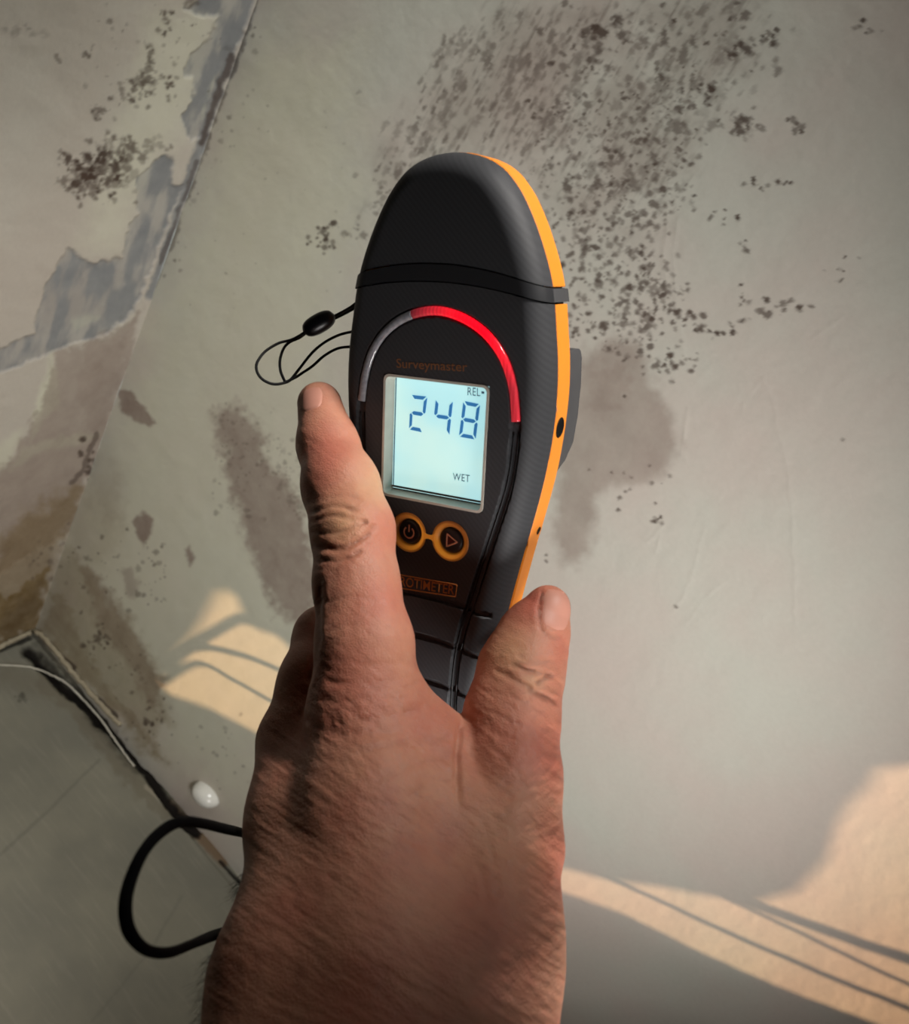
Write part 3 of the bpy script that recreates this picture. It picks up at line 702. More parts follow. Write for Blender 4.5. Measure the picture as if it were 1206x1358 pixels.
def back_loft(name, outline, levels, mat):
    """stack of inset outlines closed at the back; levels = (inset, w)"""
    pts = np.asarray(outline, float); n = len(pts); tn = np.roll(pts, -1, 0) - np.roll(pts, 1, 0); tn /= np.linalg.norm(tn, axis=1)[:, None] + 1e-9
    nm = np.stack([tn[:, 1], -tn[:, 0]], 1); c = pts.mean(0)
    nm *= np.sign((nm * (pts - c)).sum(1))[:, None]
    Vv, Ff = [], []
    for ins, w in levels:
        q = pts - nm * ins
        Vv += [(a, b, w) for a, b in q]
    for k in range(len(levels) - 1):
        for j in range(n): Ff.append((k * n + j, k * n + (j + 1) % n, (k + 1) * n + (j + 1) % n, (k + 1) * n + j))
    Ff += [tuple(range(n)), tuple((len(levels) - 1) * n + j for j in range(n))]
    return mo(name, Vv, Ff, mat, sharp=50)
back_loft('back_cover', OUT[::3], [(1.0, -17.5), (1.5, -18.6), (2.2, -20.5), (3.6, -23.5), (6.0, -25.6), (9.0, -26.4)], M_grey)
pv = np.array([(32.0, 28.5), (33.2, 26), (33.6, 18), (33.4, 8), (32.6, 0), (30.5, -6), (27.5, -11), (24, -14)])
pad = np.vstack([pv, (pv * [-1, 1])[::-1]])
back_loft('back_pad', pad, [(0.0, -19), (0.0, -30.5), (0.8, -32.4), (2.6, -33.6)], M_grey)

# light guide arch: clear left run, red lit right run
ARCH = np.vstack([(ARCH_R * [-1, 1])[::-1], ARCH_R[1:]])
arch = catmull(ARCH, 16)
def guide_part(name, pts, mat, glow, label):
    h = face_h(pts[:, 0], pts[:, 1])
    path = np.stack([pts[:, 0], pts[:, 1], h - 0.35], 1)
    Vv, Ff = tube_data(path, 1.32, 0.95, up=(0, 0, 1), seg=12)
    o = mo(name, Vv, Ff, mat); set_attr(o, 'glow', np.repeat(glow, 12)); o['label'] = label
    return o
k = 63
tpos = np.linspace(0, 1, len(arch))
guide_part('light_guide', arch[:k + 1], M_guide_clear, np.zeros(k + 1), 'clear glassy run of the light arch')
gl = np.interp(tpos[k:], [0.39, 0.48, 0.58, 0.70, 0.80, 0.90, 1.0], [0.10, 0.55, 0.95, 1.0, 0.75, 0.38, 0.45])
guide_part('light_guide', arch[k:], M_guide_red, gl, 'red lit run of the light arch')
# fine raised lips inside the two long grooves
for sgn in (1, -1):
    g = catmull(GRV_R, 8); g = g[g[:, 1] < 7]
    for off in (-0.75, 0.75):
        tn = np.gradient(g, axis=0); tn /= np.linalg.norm(tn, axis=1)[:, None]; q = g + np.stack([tn[:, 1], -tn[:, 0]], 1) * off
        hh = face_h(q[:, 0], q[:, 1])
        Vv, Ff = tube_data(np.stack([sgn * q[:, 0], q[:, 1], hh - 0.95], 1), 0.22, seg=6)
        mo('groove_lip', Vv, Ff, M_darkrubber)

# screen: frame walls, backlit panel, digits and words
def rrect(hu, hv, r, n=6):
    o = []
    for cx, cy, a0 in ((hu - r, hv - r, 0), (-hu + r, hv - r, 90), (-hu + r, -hv + r, 180), (hu - r, -hv + r, 270)):
        for k in range(n + 1):
            a = math.radians(a0 + 90 * k / n); o.append((cx + r * math.cos(a), cy + r * math.sin(a)))
    return np.array(o)
LC = -4.6
outer = rrect(17.75, 18.85, 1.9); inner = rrect(17.0, 18.1, 1.5); deep = rrect(16.6, 17.5, 1.2)
n = len(outer)
Vv = [(a, b, -0.9) for a, b in outer] + [(a, b, 0.05) for a, b in outer] + [(a, b, 0.05) for a, b in inner] + [(a, b, LC - 0.1) for a, b in deep] + [(a, b, LC - 0.1) for a, b in rrect(17.4, 18.4, 1.9)]
Ff = [(l * n + j, l * n + (j + 1) % n, (l + 1) * n + (j + 1) % n, (l + 1) * n + j) for l in range(4) for j in range(n)]
fr = mo('screen_frame', Vv, Ff, M_frame, sharp=35)
lv = rrect(17.2, 18.2, 1.0)
lc = mo('screen', [(a, b, LC) for a, b in lv] + [(a, b, LC - 0.6) for a, b in lv], [tuple(range(n)), tuple(range(n, 2 * n))] + [(j, (j + 1) % n, n + (j + 1) % n, n + j) for j in range(n)], M_lcd, smooth=False)
# dark rule and pale strip along the glass's bottom and left edges
def bar(name, u0, v0, u1, v1, w0, w1, mat, parent):
    Vv = [(u0, v0, w0), (u1, v0, w0), (u1, v1, w0), (u0, v1, w0), (u0, v0, w1), (u1, v0, w1), (u1, v1, w1), (u0, v1, w1)]
    return mo(name, Vv, [(0, 1, 2, 3), (4, 5, 6, 7), (0, 1, 5, 4), (1, 2, 6, 5), (2, 3, 7, 6), (3, 0, 4, 7)], mat, parent, smooth=False)
bar('screen_rule', -16.5, -16.9, 16.5, -16.3, LC, LC + 0.25, M_grey, lc)
bar('screen_rule', -16.3, -16.5, -16.0, 17.3, LC, LC + 0.2, M_lcdtext, lc)
bar('screen_rule', -16.4, -17.45, 16.4, -17.15, LC, LC + 0.3, M_groove, lc)
def quadmap(c, x, y):
    tl, tr, br, bl = [np.array(on_meter(q[0], q[1], LC + 0.1)[:2]) for q in c]
    return (tl * (1 - x) + tr * x) * (1 - y) + (bl * (1 - x) + br * x) * y
SEG = {'a': [(.10, 0), (.94, 0), (.76, .10), (.26, .10)], 'g': [(.14, .5), (.26, .45), (.76, .45), (.88, .5), (.76, .555), (.26, .555)], 'd': [(.26, .90), (.76, .90), (.92, 1), (.08, 1)],
       'f': [(0.02, .04), (.19, .14), (.19, .42), (.10, .48), (0.02, .45)], 'b': [(1, .03), (1, .45), (.92, .48), (.83, .42), (.83, .14)],
       'e': [(0.02, .55), (.10, .52), (.19, .58), (.19, .86), (0.02, .96)], 'c': [(.83, .58), (.92, .52), (1, .55), (1, .97), (.83, .86)]}
def digit(c, segs):
    Vv, Ff = [], []
    for s_ in segs:
        b = len(Vv); m_ = len(SEG[s_]); q = [quadmap(c, x, y) for x, y in SEG[s_]]
        Vv += [(a[0], a[1], LC + 0.18) for a in q] + [(a[0], a[1], LC - 0.05) for a in q]
        Ff += [tuple(range(b, b + m_)), tuple(range(b + m_, b + 2 * m_))] + [(b + j, b + (j + 1) % m_, b + m_ + (j + 1) % m_, b + m_ + j) for j in range(m_)]
    return mo('digit', Vv, Ff, M_digit, lc, smooth=False)
digit([(544.5, 523.5), (567, 526), (561, 573.5), (542.5, 569.5)], 'abged')
digit([(578, 529), (601, 531.5), (596, 577.5), (573, 573)], 'fgbc')
digit([(614.5, 531.5), (637, 536), (631, 583), (608.5, 579)], 'abcdefg')
def text_part(name, body, origin, xdir, width, height, mat, parent, w, bold=0.0, spacing=1.0, shear=0.0, thick=0.12):
    cu = bpy.data.curves.new(name, 'FONT'); cu.body = body; cu.size = 1.0; cu.offset = bold; cu.extrude = 0.0; cu.space_character = spacing; cu.shear = shear; cu.resolution_u = 3
    t = bpy.data.objects.new(name, cu); COL.objects.link(t)
    dg = bpy.context.evaluated_depsgraph_get(); me = bpy.data.meshes.new_from_object(t.evaluated_get(dg))
    bpy.data.objects.remove(t); bpy.data.curves.remove(cu)
    co = np.zeros(len(me.vertices) * 3); me.vertices.foreach_get('co', co); co = co.reshape(-1, 3)
    lo, hi = co.min(0), co.max(0); sx = width / (hi[0] - lo[0]); sy = height / (hi[1] - lo[1])
    xd = np.array(xdir, float); xd /= np.linalg.norm(xd); yd = np.array([-xd[1], xd[0]])
    a = (co[:, :1] - lo[0]) * sx; b = (co[:, 1:2] - lo[1]) * sy
    uv = np.array(origin)[None] + a * xd + b * yd
    hw = w(uv[:, 0], uv[:, 1]) if callable(w) else np.full(len(uv), w)
    me.vertices.foreach_set('co', (np.c_[uv, hw + thick] / 1000).ravel()); me.update()
    me.materials.clear(); me.materials.append(mat)
    o = link(bpy.data.objects.new(name, me), parent or meter)
    return o
def text_px(name, body, p0, p1, ptop, mat, parent, w, **kw):
    """text whose baseline runs from pixel p0 to p1 and whose height reaches pixel ptop above p0"""
    w0 = w if not callable(w) else 0.0
    a = on_meter(*p0, w0)[:2]; b = on_meter(*p1, w0)[:2]; t = on_meter(*ptop, w0)[:2]
    d = b - a; L = np.linalg.norm(d); nrm = np.array([-d[1], d[0]]) / L
    return text_part(name, body, a, d, L, abs((t - a) @ nrm), mat, parent, w, **kw)
text_px('screen_text', 'REL', (620.5, 524), (637.5, 525.5), (621, 513.5), M_lcdtext, lc, LC, bold=0.004, spacing=1.05)
q = on_meter(640.8, 520.5, LC)
bar('screen_mark', q[0] - .45, q[1] - .35, q[0] + .45, q[1] + .35, LC, LC + .12, M_lcdtext, lc)
text_px('screen_text', 'WET', (601, 636.5), (623.5, 639.5), (601.7, 627), M_lcdtext, lc, LC, bold=0.006, spacing=1.1)
text_px('product_lettering', 'Surveymaster', (526, 491.5), (620, 497), (526.5, 475.5), M_printdim, meter, face_h, bold=0.003)
# maker's lettering in its box, near the finger
text_px('maker_lettering', 'PROTIMETER', (524.0, 775.5), (602.5, 789), (525.4, 763.0), M_print, meter, face_h, bold=0.006, spacing=0.98, shear=0.1)
a = on_meter(522, 778.5)[:2]; b = on_meter(604.0, 791.5)[:2]; t = on_meter(523.6, 761)[:2]; e = on_meter(606.0, 775.5)[:2]
for s0, s1 in ((a, b), (b, e), (e, t)):
    pp = np.array([s0 + (s1 - s0) * k / 6 for k in range(7)])
    Vv, Ff = tube_data(np.c_[pp, face_h(pp[:, 0], pp[:, 1])], 0.22, 0.15, seg=6)
    mo('lettering_border', Vv, Ff, M_print)

# two round keys with glowing orange surrounds
for kk, cu_ in enumerate((-7.4, 7.4)):
    cv = -29.2; sg = 40; Vv, Ff, gl = [], [], []
    prof = [(6.35, 0.0), (6.05, 0.22), (5.4, 0.05), (4.7, -0.45), (4.15, -1.0), (3.95, -1.5)]
    for r, w in prof:
        for j in range(sg):
            th = 2 * math.pi * j / sg
            Vv.append((cu_ + r * math.cos(th), cv + r * math.sin(th), w - 0.05))
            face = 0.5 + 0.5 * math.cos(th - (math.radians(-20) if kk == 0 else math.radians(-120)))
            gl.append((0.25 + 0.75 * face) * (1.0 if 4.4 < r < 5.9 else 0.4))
    for i in range(len(prof) - 1):
        for j in range(sg): Ff.append((i * sg + j, i * sg + (j + 1) % sg, (i + 1) * sg + (j + 1) % sg, (i + 1) * sg + j))
    rg = mo('key_surround', Vv, Ff, M_ring); set_attr(rg, 'glow', gl)
    bp = [(3.9, -1.6), (3.85, -0.9), (3.6, -0.55), (3.0, -0.42), (1.5, -0.38), (0.3, -0.36)]
    Vv, Ff = [], []
    for r, w in bp:
        for j in range(sg):
            th = 2 * math.pi * j / sg; Vv.append((cu_ + r * math.cos(th), cv + r * math.sin(th), w))
    for i in range(len(bp) - 1):
        for j in range(sg): Ff.append((i * sg + j, i * sg + (j + 1) % sg, (i + 1) * sg + (j + 1) % sg, (i + 1) * sg + j))
    Ff.append(tuple((len(bp) - 1) * sg + j for j in range(sg)))
    bt = mo('power_key' if kk == 0 else 'play_key', Vv, Ff, M_button)
    zi = -0.36
    if kk == 0:
        th = np.radians(np.linspace(125, 415, 30)); arc = np.stack([cu_ + 1.75 * np.cos(th), cv - 0.1 + 1.75 * np.sin(th), np.full(30, zi)], 1)
        Vv, Ff = tube_data(arc, 0.27, 0.14, seg=6); V2, F2 = tube_data(np.array([(cu_, cv + 0.1 + 2.3 * k / 4, zi) for k in range(5)]), 0.27, 0.14, seg=6)
        b0 = len(Vv); mo('key_icon', list(Vv) + list(V2), list(Ff) + [tuple(x + b0 for x in f) for f in F2], M_icon, bt)
    else:
        tri = np.array([(-1.45, 2.0), (2.2, 0.0), (-1.45, -2.0)]) + [cu_ + .1, cv]
        loop = []
        for j in range(3):
            for k in range(8): loop.append(tri[j] + (tri[(j + 1) % 3] - tri[j]) * k / 8)
        loop = np.array(loop + [loop[0], loop[1]])
        Vv, Ff = tube_data(np.c_[loop, np.full(len(loop), zi)], 0.26, 0.14, seg=6)
        mo('key_icon', Vv, Ff, M_icon, bt)
        ti = (tri - tri.mean(0)) * 0.6 + tri.mean(0)
        mo('icon_fill', [(a, b, zi + .06) for a, b in ti] + [(a, b, zi - .1) for a, b in ti], [(0, 1, 2), (3, 4, 5), (0, 1, 4, 3), (1, 2, 5, 4), (2, 0, 3, 5)], M_iconred, bt, smooth=False)
Vv = []
br = [(-1.9, 1.35), (-0.9, 0.75), (0, 0.62), (0.9, 0.75), (1.9, 1.35)]
for w in (0.18, -1.0):
    Vv += [(a, -29.2 + b, w) for a, b in br] + [(a, -29.2 - b, w) for a, b in br[::-1]]
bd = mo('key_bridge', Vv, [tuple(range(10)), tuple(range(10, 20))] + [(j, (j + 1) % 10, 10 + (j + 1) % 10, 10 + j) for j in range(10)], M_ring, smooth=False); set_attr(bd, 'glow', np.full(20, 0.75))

# holes in the orange side
def side_hole(name, v, w, rv, rw, mat):
    u = float(Wd(v)) + 0.12; Vv, Ff = [], []; sg = 20
    for r, dx in ((1.25, 0.0), (1.15, 0.25), (0.95, 0.22), (0.9, -1.2)):
        for j in range(sg):
            th = 2 * math.pi * j / sg; vv = v + rv * r * math.cos(th); Vv.append((float(Wd(vv)) + 0.12 + dx, vv, w + rw * r * math.sin(th)))
    for i in range(3):
        for j in range(sg): Ff.append((i * sg + j, i * sg + (j + 1) % sg, (i + 1) * sg + (j + 1) % sg, (i + 1) * sg + j))
    o = mo(name, Vv, Ff, mat)
    disc = [(float(Wd(v + rv * .97 * math.cos(2 * math.pi * j / sg))) + .2, v + rv * .97 * math.cos(2 * math.pi * j / sg), w + rw * .97 * math.sin(2 * math.pi * j / sg)) for j in range(sg)]
    mo('hole', disc + [(a - 1.0, b, c) for a, b, c in disc], [tuple(range(sg)), tuple(range(sg, 2 * sg))] + [(j, (j + 1) % sg, sg + (j + 1) % sg, sg + j) for j in range(sg)], M_hole, o, smooth=False)
side_hole('probe_socket', 7.2, -13.2, 2.5, 2.3, M_hole)
side_hole('screw_hole', -25.5, -15.2, 1.0, 0.9, M_hole)

# ------------------------------------------------------------------ lanyard loop at the meter's left side
lan = empty('lanyard', Matrix.Translation(Vector(c2w(P(423, 429, 292) / 1000))), 'thin black lanyard cord with an oval bead, looping left of the meter', 'lanyard')
def cam_tube(name, pts, D, r, mat, parent, rb=None, seg=10, n=8):
    """tube through pixels at depths D (mm); r in mm"""
    q = np.array([P(x, y, d) for (x, y), d in zip(pts, np.broadcast_to(D, (len(pts),)))])
    path = catmull(q, n); rr = np.interp(np.linspace(0, 1, len(path)), np.linspace(0, 1, len(pts)), np.broadcast_to(r, (len(pts),)))
    rbv = rr if rb is None else np.interp(np.linspace(0, 1, len(path)), np.linspace(0, 1, len(pts)), np.broadcast_to(rb, (len(pts),)))
    Vv, Ff = tube_data(path, rr, rbv, up=(0, 0, 1), seg=seg)
    Wv = np.array([c2w(v / 1000) for v in Vv])
    o = mesh_obj(name, Wv, Ff, mat)
    if parent is not None:
        inv = np.array(parent.matrix_world.inverted()); 
        L = Wv @ inv[:3, :3].T + inv[:3, 3]
        o.data.vertices.foreach_set('co', L.astype(np.float32).ravel()); o.data.update(); o.parent = parent
    return o
cam_tube('cord', [(476, 399), (466, 407), (452, 415), (440, 421)], [298, 297, 294, 292], 0.50, M_cord, lan)
cam_tube('cord', [(478, 403), (468, 410), (453, 418), (440, 424)], [299, 298, 295, 293], 0.50, M_cord, lan)
cam_tube('cord', [(408, 438), (396, 446), (384, 451.5), (370, 455), (352, 466), (341.5, 480), (340.5, 491), (346, 501), (356, 507.5), (366, 509.5), (378, 507.5), (386, 503), (398, 488), (414, 468), (430, 454.5), (448, 445), (464, 440.5), (476, 439)], [292, 291, 290, 288, 286, 284, 284, 284, 285, 286, 288, 289, 291, 293, 295, 297, 299, 300], 0.46, M_cord, lan)
cam_tube('cord', [(408, 440), (397, 448), (384, 454), (376, 463), (371.5, 478), (372.5, 493), (378.5, 507)], [293, 292.2, 291, 291, 290, 289, 289.2], 0.46, M_cord, lan)
cam_tube('cord', [(378.5, 507), (392, 500.5), (402, 494), (414, 486), (430, 472), (447, 462.5), (463, 460), (476, 460.5)], [289.2, 290.5, 292, 293, 295, 297, 299, 300], 0.46, M_cord, lan)
tt = np.linspace(-1, 1, 15); bx = [(423 + 20.5 * t, 429 - 11.6 * t) for t in tt]
cam_tube('cord_lock', bx, 292, [0.4 + 2.75 * math.sqrt(max(0, 1 - abs(t) ** 2.6)) for t in tt], M_bead, lan, n=2, seg=16)

# wrist strap beside the forearm
st_pts = [(386, 1124), (360, 1116), (332, 1107), (298, 1099), (268, 1092), (240, 1090), (214, 1103), (190, 1130), (172, 1170), (166, 1206), (173, 1238), (195, 1260), (225, 1263), (255, 1252), (285, 1240), (318, 1229), (352, 1217)]
st_w = [40, 40, 38, 33, 23, 17, 16, 16, 18, 19, 19, 15, 13, 12, 18, 19, 19]
st_D = [345, 325, 296, 240, 206, 190, 182, 174, 168, 164, 164, 168, 178, 198, 228, 264, 302]
stp = cam_tube('wrist_strap', st_pts, st_D, [1.0 * w * d / F / 2 for w, d in zip(st_w, st_D)], M_strap, None, rb=[0.9 + 0.012 * w for w in st_w], seg=14)
tag(stp, 'black wrist strap looping out to the left of the forearm', 'strap')

# ------------------------------------------------------------------ the hand (one continuous skin), a distance field meshed by surface nets
HAND = []            # (group, A, B, ra, rb)
def chain(g, pts):
    for a, b in zip(pts[:-1], pts[1:]):
        HAND.append((g, P(*a[:3]), P(*b[:3]), a[3], b[3]))
chain('index', [(424, 536, 284, 6.9), (435, 590, 277, 8.8), (452, 645, 268, 10.9), (468, 703, 261, 11.4), (473, 775, 255, 11.5), (484, 855, 250, 12.9), (484, 940, 248, 15.0)])
chain('palm', [(484, 945, 250, 15.0), (492, 1080, 234, 17.5), (500, 1230, 219, 21.0)])
chain('palm', [(398, 985, 264, 12.6), (408, 1090, 246, 15.0), (423, 1230, 225, 19.0)])
chain('palm', [(398, 1010, 284, 12), (440, 1240, 242, 17)])
chain('palm', [(410, 1050, 298, 11), (470, 1250, 247, 16)])
chain('palm', [(480, 990, 266, 13), (540, 1120, 250, 17), (530, 1250, 235, 20)])
chain('palm', [(515, 958, 252, 13.5), (590, 1012, 252, 10.5), (625, 1060, 250, 10.0)])
chain('palm', [(540, 1000, 250, 13), (600, 1110, 240, 16), (600, 1230, 228, 19)])
chain('thumb', [(727, 806, 266, 6.6), (709, 842, 266, 9.8), (692, 888, 263, 12.0), (679, 950, 257, 13.0), (675, 1030, 248, 13.9), (670, 1120, 238, 15.6)])
chain('palm', [(668, 1125, 238, 15.3), (634, 1255, 223, 19.3)])
chain('palm', [(634, 1250, 224, 19.3), (610, 1325, 214, 20.8), (602, 1500, 196, 22.0), (612, 1900, 160, 25), (606, 3000, 104, 28)])
chain('palm', [(423, 1230, 226, 19.0), (404, 1310, 216, 21.0), (392, 1500, 198, 23.0), (372, 1900, 160, 26), (330, 3000, 104, 30)])
chain('palm', [(520, 1240, 222, 21.5), (510, 1330, 212, 23.5), (500, 1500, 196, 26), (490, 1900, 160, 29), (470, 3000, 104, 33)])
chain('middle', [(399, 985, 264, 12.0), (419, 905, 272, 10.6), (431, 845, 284, 9.2), (466, 818, 311, 8.9), (522, 832, 330, 8.2), (586, 850, 329, 7.4)])
chain('ring', [(400, 1010, 284, 11.2), (424, 930, 306, 9.6), (466, 908, 325, 8.9), (526, 915, 335, 8.2), (584, 925, 333, 7.4)])
chain('little', [(410, 1050, 298, 10.6), (430, 1000, 318, 8.8), (470, 985, 330, 8.2), (528, 985, 338, 7.4), (574, 990, 337, 6.8)])
GROUPS = ['palm', 'index', 'middle', 'ring', 'little', 'thumb']
KIN = {'palm': 9.0, 'index': 4.0, 'middle': 4.0, 'ring': 4.0, 'little': 4.0, 'thumb': 4.0}
KOUT = {'index': 5.0, 'middle': 2.2, 'ring': 2.5, 'little': 2.5, 'thumb': 1.6}
def smin(a, b, k):
    h = np.maximum(k - np.abs(a - b), 0) / k; return np.minimum(a, b) - h * h * k * 0.25
def capsule(p_, a, b, ra, rb):
    ba = b - a; pa = p_ - a; t = np.clip(pa @ ba / (ba @ ba), 0, 1).astype(p_.dtype)
    return np.sqrt(((pa - t[:, None] * ba) ** 2).sum(1)) - (ra + (rb - ra) * t)
def hand_sdf(p_):
    p_ = np.asarray(p_, np.float32); out = None
    for g in GROUPS:
        dg_ = None
        for gg, a, b, ra, rb in HAND:
            if gg != g: continue
            d = capsule(p_, a.astype(np.float32), b.astype(np.float32), ra, rb)
            dg_ = d if dg_ is None else smin(dg_, d, KIN[g])
        out = dg_ if out is None else smin(out, dg_, KOUT[g])
    return out
def grad(p_, e=0.15):
    g = np.stack([hand_sdf(p_ + np.eye(3)[i] * e) - hand_sdf(p_ - np.eye(3)[i] * e) for i in range(3)], 1) / (2 * e)
    return g / (np.linalg.norm(g, axis=1)[:, None] + 1e-9)
allq = np.array([q for h in HAND for q in (h[1], h[2])]); lo = allq.min(0) - 36; hi = allq.max(0) + 36
lo = np.array([-72, -250, -362.0]); hi = np.array([50, 48, -75.0])
hs = 2.0
dims = np.ceil((hi - lo) / hs).astype(int) + 1
gxs = [lo[i] + hs * np.arange(dims[i]) for i in range(3)]
field = np.empty(dims, np.float32)
for i in range(dims[0]):
    yy, zz = np.meshgrid(gxs[1], gxs[2], indexing='ij')
    pts = np.stack([np.full(yy.size, gxs[0][i]), yy.ravel(), zz.ravel()], 1)
    field[i] = hand_sdf(pts).reshape(dims[1], dims[2])
field[:, 0, :] = 1; field[:, :, -1] = 1; field[0] = 1; field[-1] = 1
# naive surface nets
s8 = np.stack([field[i:dims[0] - 1 + i, j:dims[1] - 1 + j, k:dims[2] - 1 + k] for i in (0, 1) for j in (0, 1) for k in (0, 1)])
inside = s8 < 0; act = inside.any(0) & ~inside.all(0)
cells = np.argwhere(act); vid = -np.ones(act.shape, int); vid[act] = np.arange(len(cells))
vals = s8[:, act].T; acc = np.zeros((len(cells), 3)); cnt = np.zeros(len(cells))
corner = np.array([(i, j, k) for i in (0, 1) for j in (0, 1) for k in (0, 1)], float)
for a in range(8):
    for b in range(a + 1, 8):
        if np.abs(corner[a] - corner[b]).sum() != 1: continue
        x = (vals[:, a] < 0) != (vals[:, b] < 0); t = vals[x, a] / (vals[x, a] - vals[x, b])
        acc[x] += corner[a] + t[:, None] * (corner[b] - corner[a]); cnt[x] += 1
HV = lo + hs * (cells + acc / cnt[:, None])
quads = []
for axn in range(3):
    o1, o2 = [(1, 2), (2, 0), (0, 1)][axn]
    sl0 = [slice(1, dims[i] - 1) for i in range(3)]; sl0[axn] = slice(0, dims[axn] - 1); sl1 = list(sl0); sl1[axn] = slice(1, dims[axn])
    f0 = field[tuple(sl0)] < 0; f1 = field[tuple(sl1)] < 0
    e = np.argwhere(f0 != f1); base = e + np.array([0 if i == axn else 1 for i in range(3)])
    fl = f0[tuple(e.T)]
    d1 = np.eye(3, dtype=int)[o1]; d2 = np.eye(3, dtype=int)[o2]
    q = np.stack([vid[tuple((base - d1 - d2).T)], vid[tuple((base - d2).T)], vid[tuple(base.T)], vid[tuple((base - d1).T)]], 1)
    q[~fl] = q[~fl][:, ::-1]
    quads.append(q[(q >= 0).all(1)])
quads = np.concatenate(quads)
me = bpy.data.meshes.new('coarse'); me.from_pydata(HV.tolist(), [], quads.tolist()); me.update()
tmp = bpy.data.objects.new('coarse', me); COL.objects.link(tmp)
md = tmp.modifiers.new('s', 'SUBSURF'); md.levels = 2; md.render_levels = 2
dg = bpy.context.evaluated_depsgraph_get()
hm = bpy.data.meshes.new_from_object(tmp.evaluated_get(dg)); bpy.data.objects.remove(tmp); bpy.data.meshes.remove(me)
hv = np.zeros(len(hm.vertices) * 3); hm.vertices.foreach_get('co', hv); hv = hv.reshape(-1, 3)
keep = np.abs(hv[:, 1] + 250) > 3
N = grad(hv)
for _ in range(2):
    hv[keep] -= N[keep] * hand_sdf(hv[keep])[:, None]
HX, HY = px_of_cam(hv); facing = smooth(-0.1, 0.35, -(N * hv).sum(1) / np.linalg.norm(hv, axis=1))
mmpx = -hv[:, 2] / F
# creases and small folds: (pixel polyline, depth mm, half width mm)
CREASE = [([(414, 679), (440, 672), (472, 678)], .55, .7), ([(416, 691), (445, 686), (482, 692)], .45, .6), ([(416, 707), (450, 706), (484, 694)], .6, .7), ([(417, 725), (452, 729), (476, 718), (494, 700)], .7, .8), ([(418, 743), (447, 745), (478, 733)], .5, .7),
          ([(430, 662), (455, 659), (478, 664)], .25, .6), ([(424, 800), (470, 792), (510, 800)], .18, .7), ([(425, 838), (480, 828), (530, 838)], .18, .8),
          ([(662, 890), (684, 903), (706, 916), (734, 930)], .75, .8), ([(682, 883), (705, 890), (730, 893)], .65, .7), ([(712, 905), (722, 897), (732, 895)], .5, .6), ([(719, 786), (715, 808), (717, 832), (728, 842), (742, 845)], .55, .6), ([(690, 872), (712, 876), (738, 874)], .25, .6), ([(640, 915), (680, 925), (725, 945)], .25, .8),
          ([(646, 985), (680, 1018), (706, 1052)], .35, .7), ([(640, 940), (690, 960), (735, 965)], .16, .8), ([(655, 970), (700, 990), (740, 1000)], .16, .8),
          ([(560, 935), (520, 950), (470, 958)], .3, 1.0), ([(555, 905), (510, 915), (440, 905)], .3, 1.0), ([(606, 1000), (560, 1010), (490, 1040)], .3, 1.0), ([(606, 1030), (560, 1045), (520, 1075)], .25, 1.0),
          ([(590, 980), (540, 985), (480, 1000)], .3, .9), ([(424, 770), (422, 815), (421, 860), (410, 900)], .9, .9), ([(430, 930), (470, 930), (530, 925)], .25, .8), ([(380, 1020), (440, 1010), (500, 1030)], .2, .9), ([(470, 1060), (540, 1075), (590, 1110)], .22, .9), ([(500, 1100), (560, 1120), (600, 1160)], .18, .9), ([(640, 1090), (655, 1140), (660, 1190)], .22, .8), ([(670, 1080), (690, 1130), (692, 1190)], .22, .8), ([(700, 1070), (722, 1110), (728, 1160)], .22, .8), ([(560, 1080), (620, 1120), (650, 1200)], .18, .9), ([(430, 870), (480, 880), (540, 880)], .2, .8), ([(440, 905), (500, 905), (550, 898)], .22, .8), ([(400, 950), (450, 975), (520, 975)], .3, 1.0)]
cr = np.zeros(len(hv))
disp = np.zeros(len(hv))
for pts, dep, wd in CREASE:
    pts = catmull(np.array(pts, float), 5); a = pts.min(0) - 25; b = pts.max(0) + 25
    i = np.nonzero((HX > a[0]) & (HX < b[0]) & (HY > a[1]) & (HY < b[1]) & (facing > 0.02))[0]
    if not len(i): continue
    wob = (fbm(HX[i] / 14, HY[i] / 14) - .5) * 5
    d = seg_dist(HX[i], HY[i] + wob, pts) * mmpx[i]
    vary = 0.65 + 0.6 * smooth(.3, .7, fbm(HX[i] / 11 + 3, HY[i] / 11 + 70, 2)); wd = wd * (0.7 + 0.6 * fbm(HX[i] / 9, HY[i] / 9 + 20, 2)); dep = dep * vary
    g = np.exp(-(d / wd) ** 2) * facing[i]; rim = np.exp(-((d - 2.1 * wd) / (1.2 * wd)) ** 2) * facing[i]
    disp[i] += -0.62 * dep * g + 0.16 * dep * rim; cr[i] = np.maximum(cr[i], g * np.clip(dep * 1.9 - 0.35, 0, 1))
# tendon ridges, knuckle bulges, irregular flesh
for pts, amp, wd in [([(484, 940), (470, 1100), (470, 1250)], 0.5, 8), ([(400, 985), (412, 1100), (440, 1240)], 0.4, 7), ([(690, 1075), (668, 1160), (640, 1280)], 0.6, 7), ([(470, 710), (470, 700)], 0.8, 8), ([(700, 900), (704, 905)], 0.8, 7), ([(478, 930), (482, 935)], 0.8, 11)]:
    d = seg_dist(HX, HY, pts) * mmpx; disp += amp * np.exp(-(d / wd) ** 2) * facing
disp += (fbm(HX / 70, HY / 70, 3) - .5) * 0.7 * facing + (fbm(HX / 13 + 8, HY / 13 + 5, 3) - .5) * 0.25 * facing
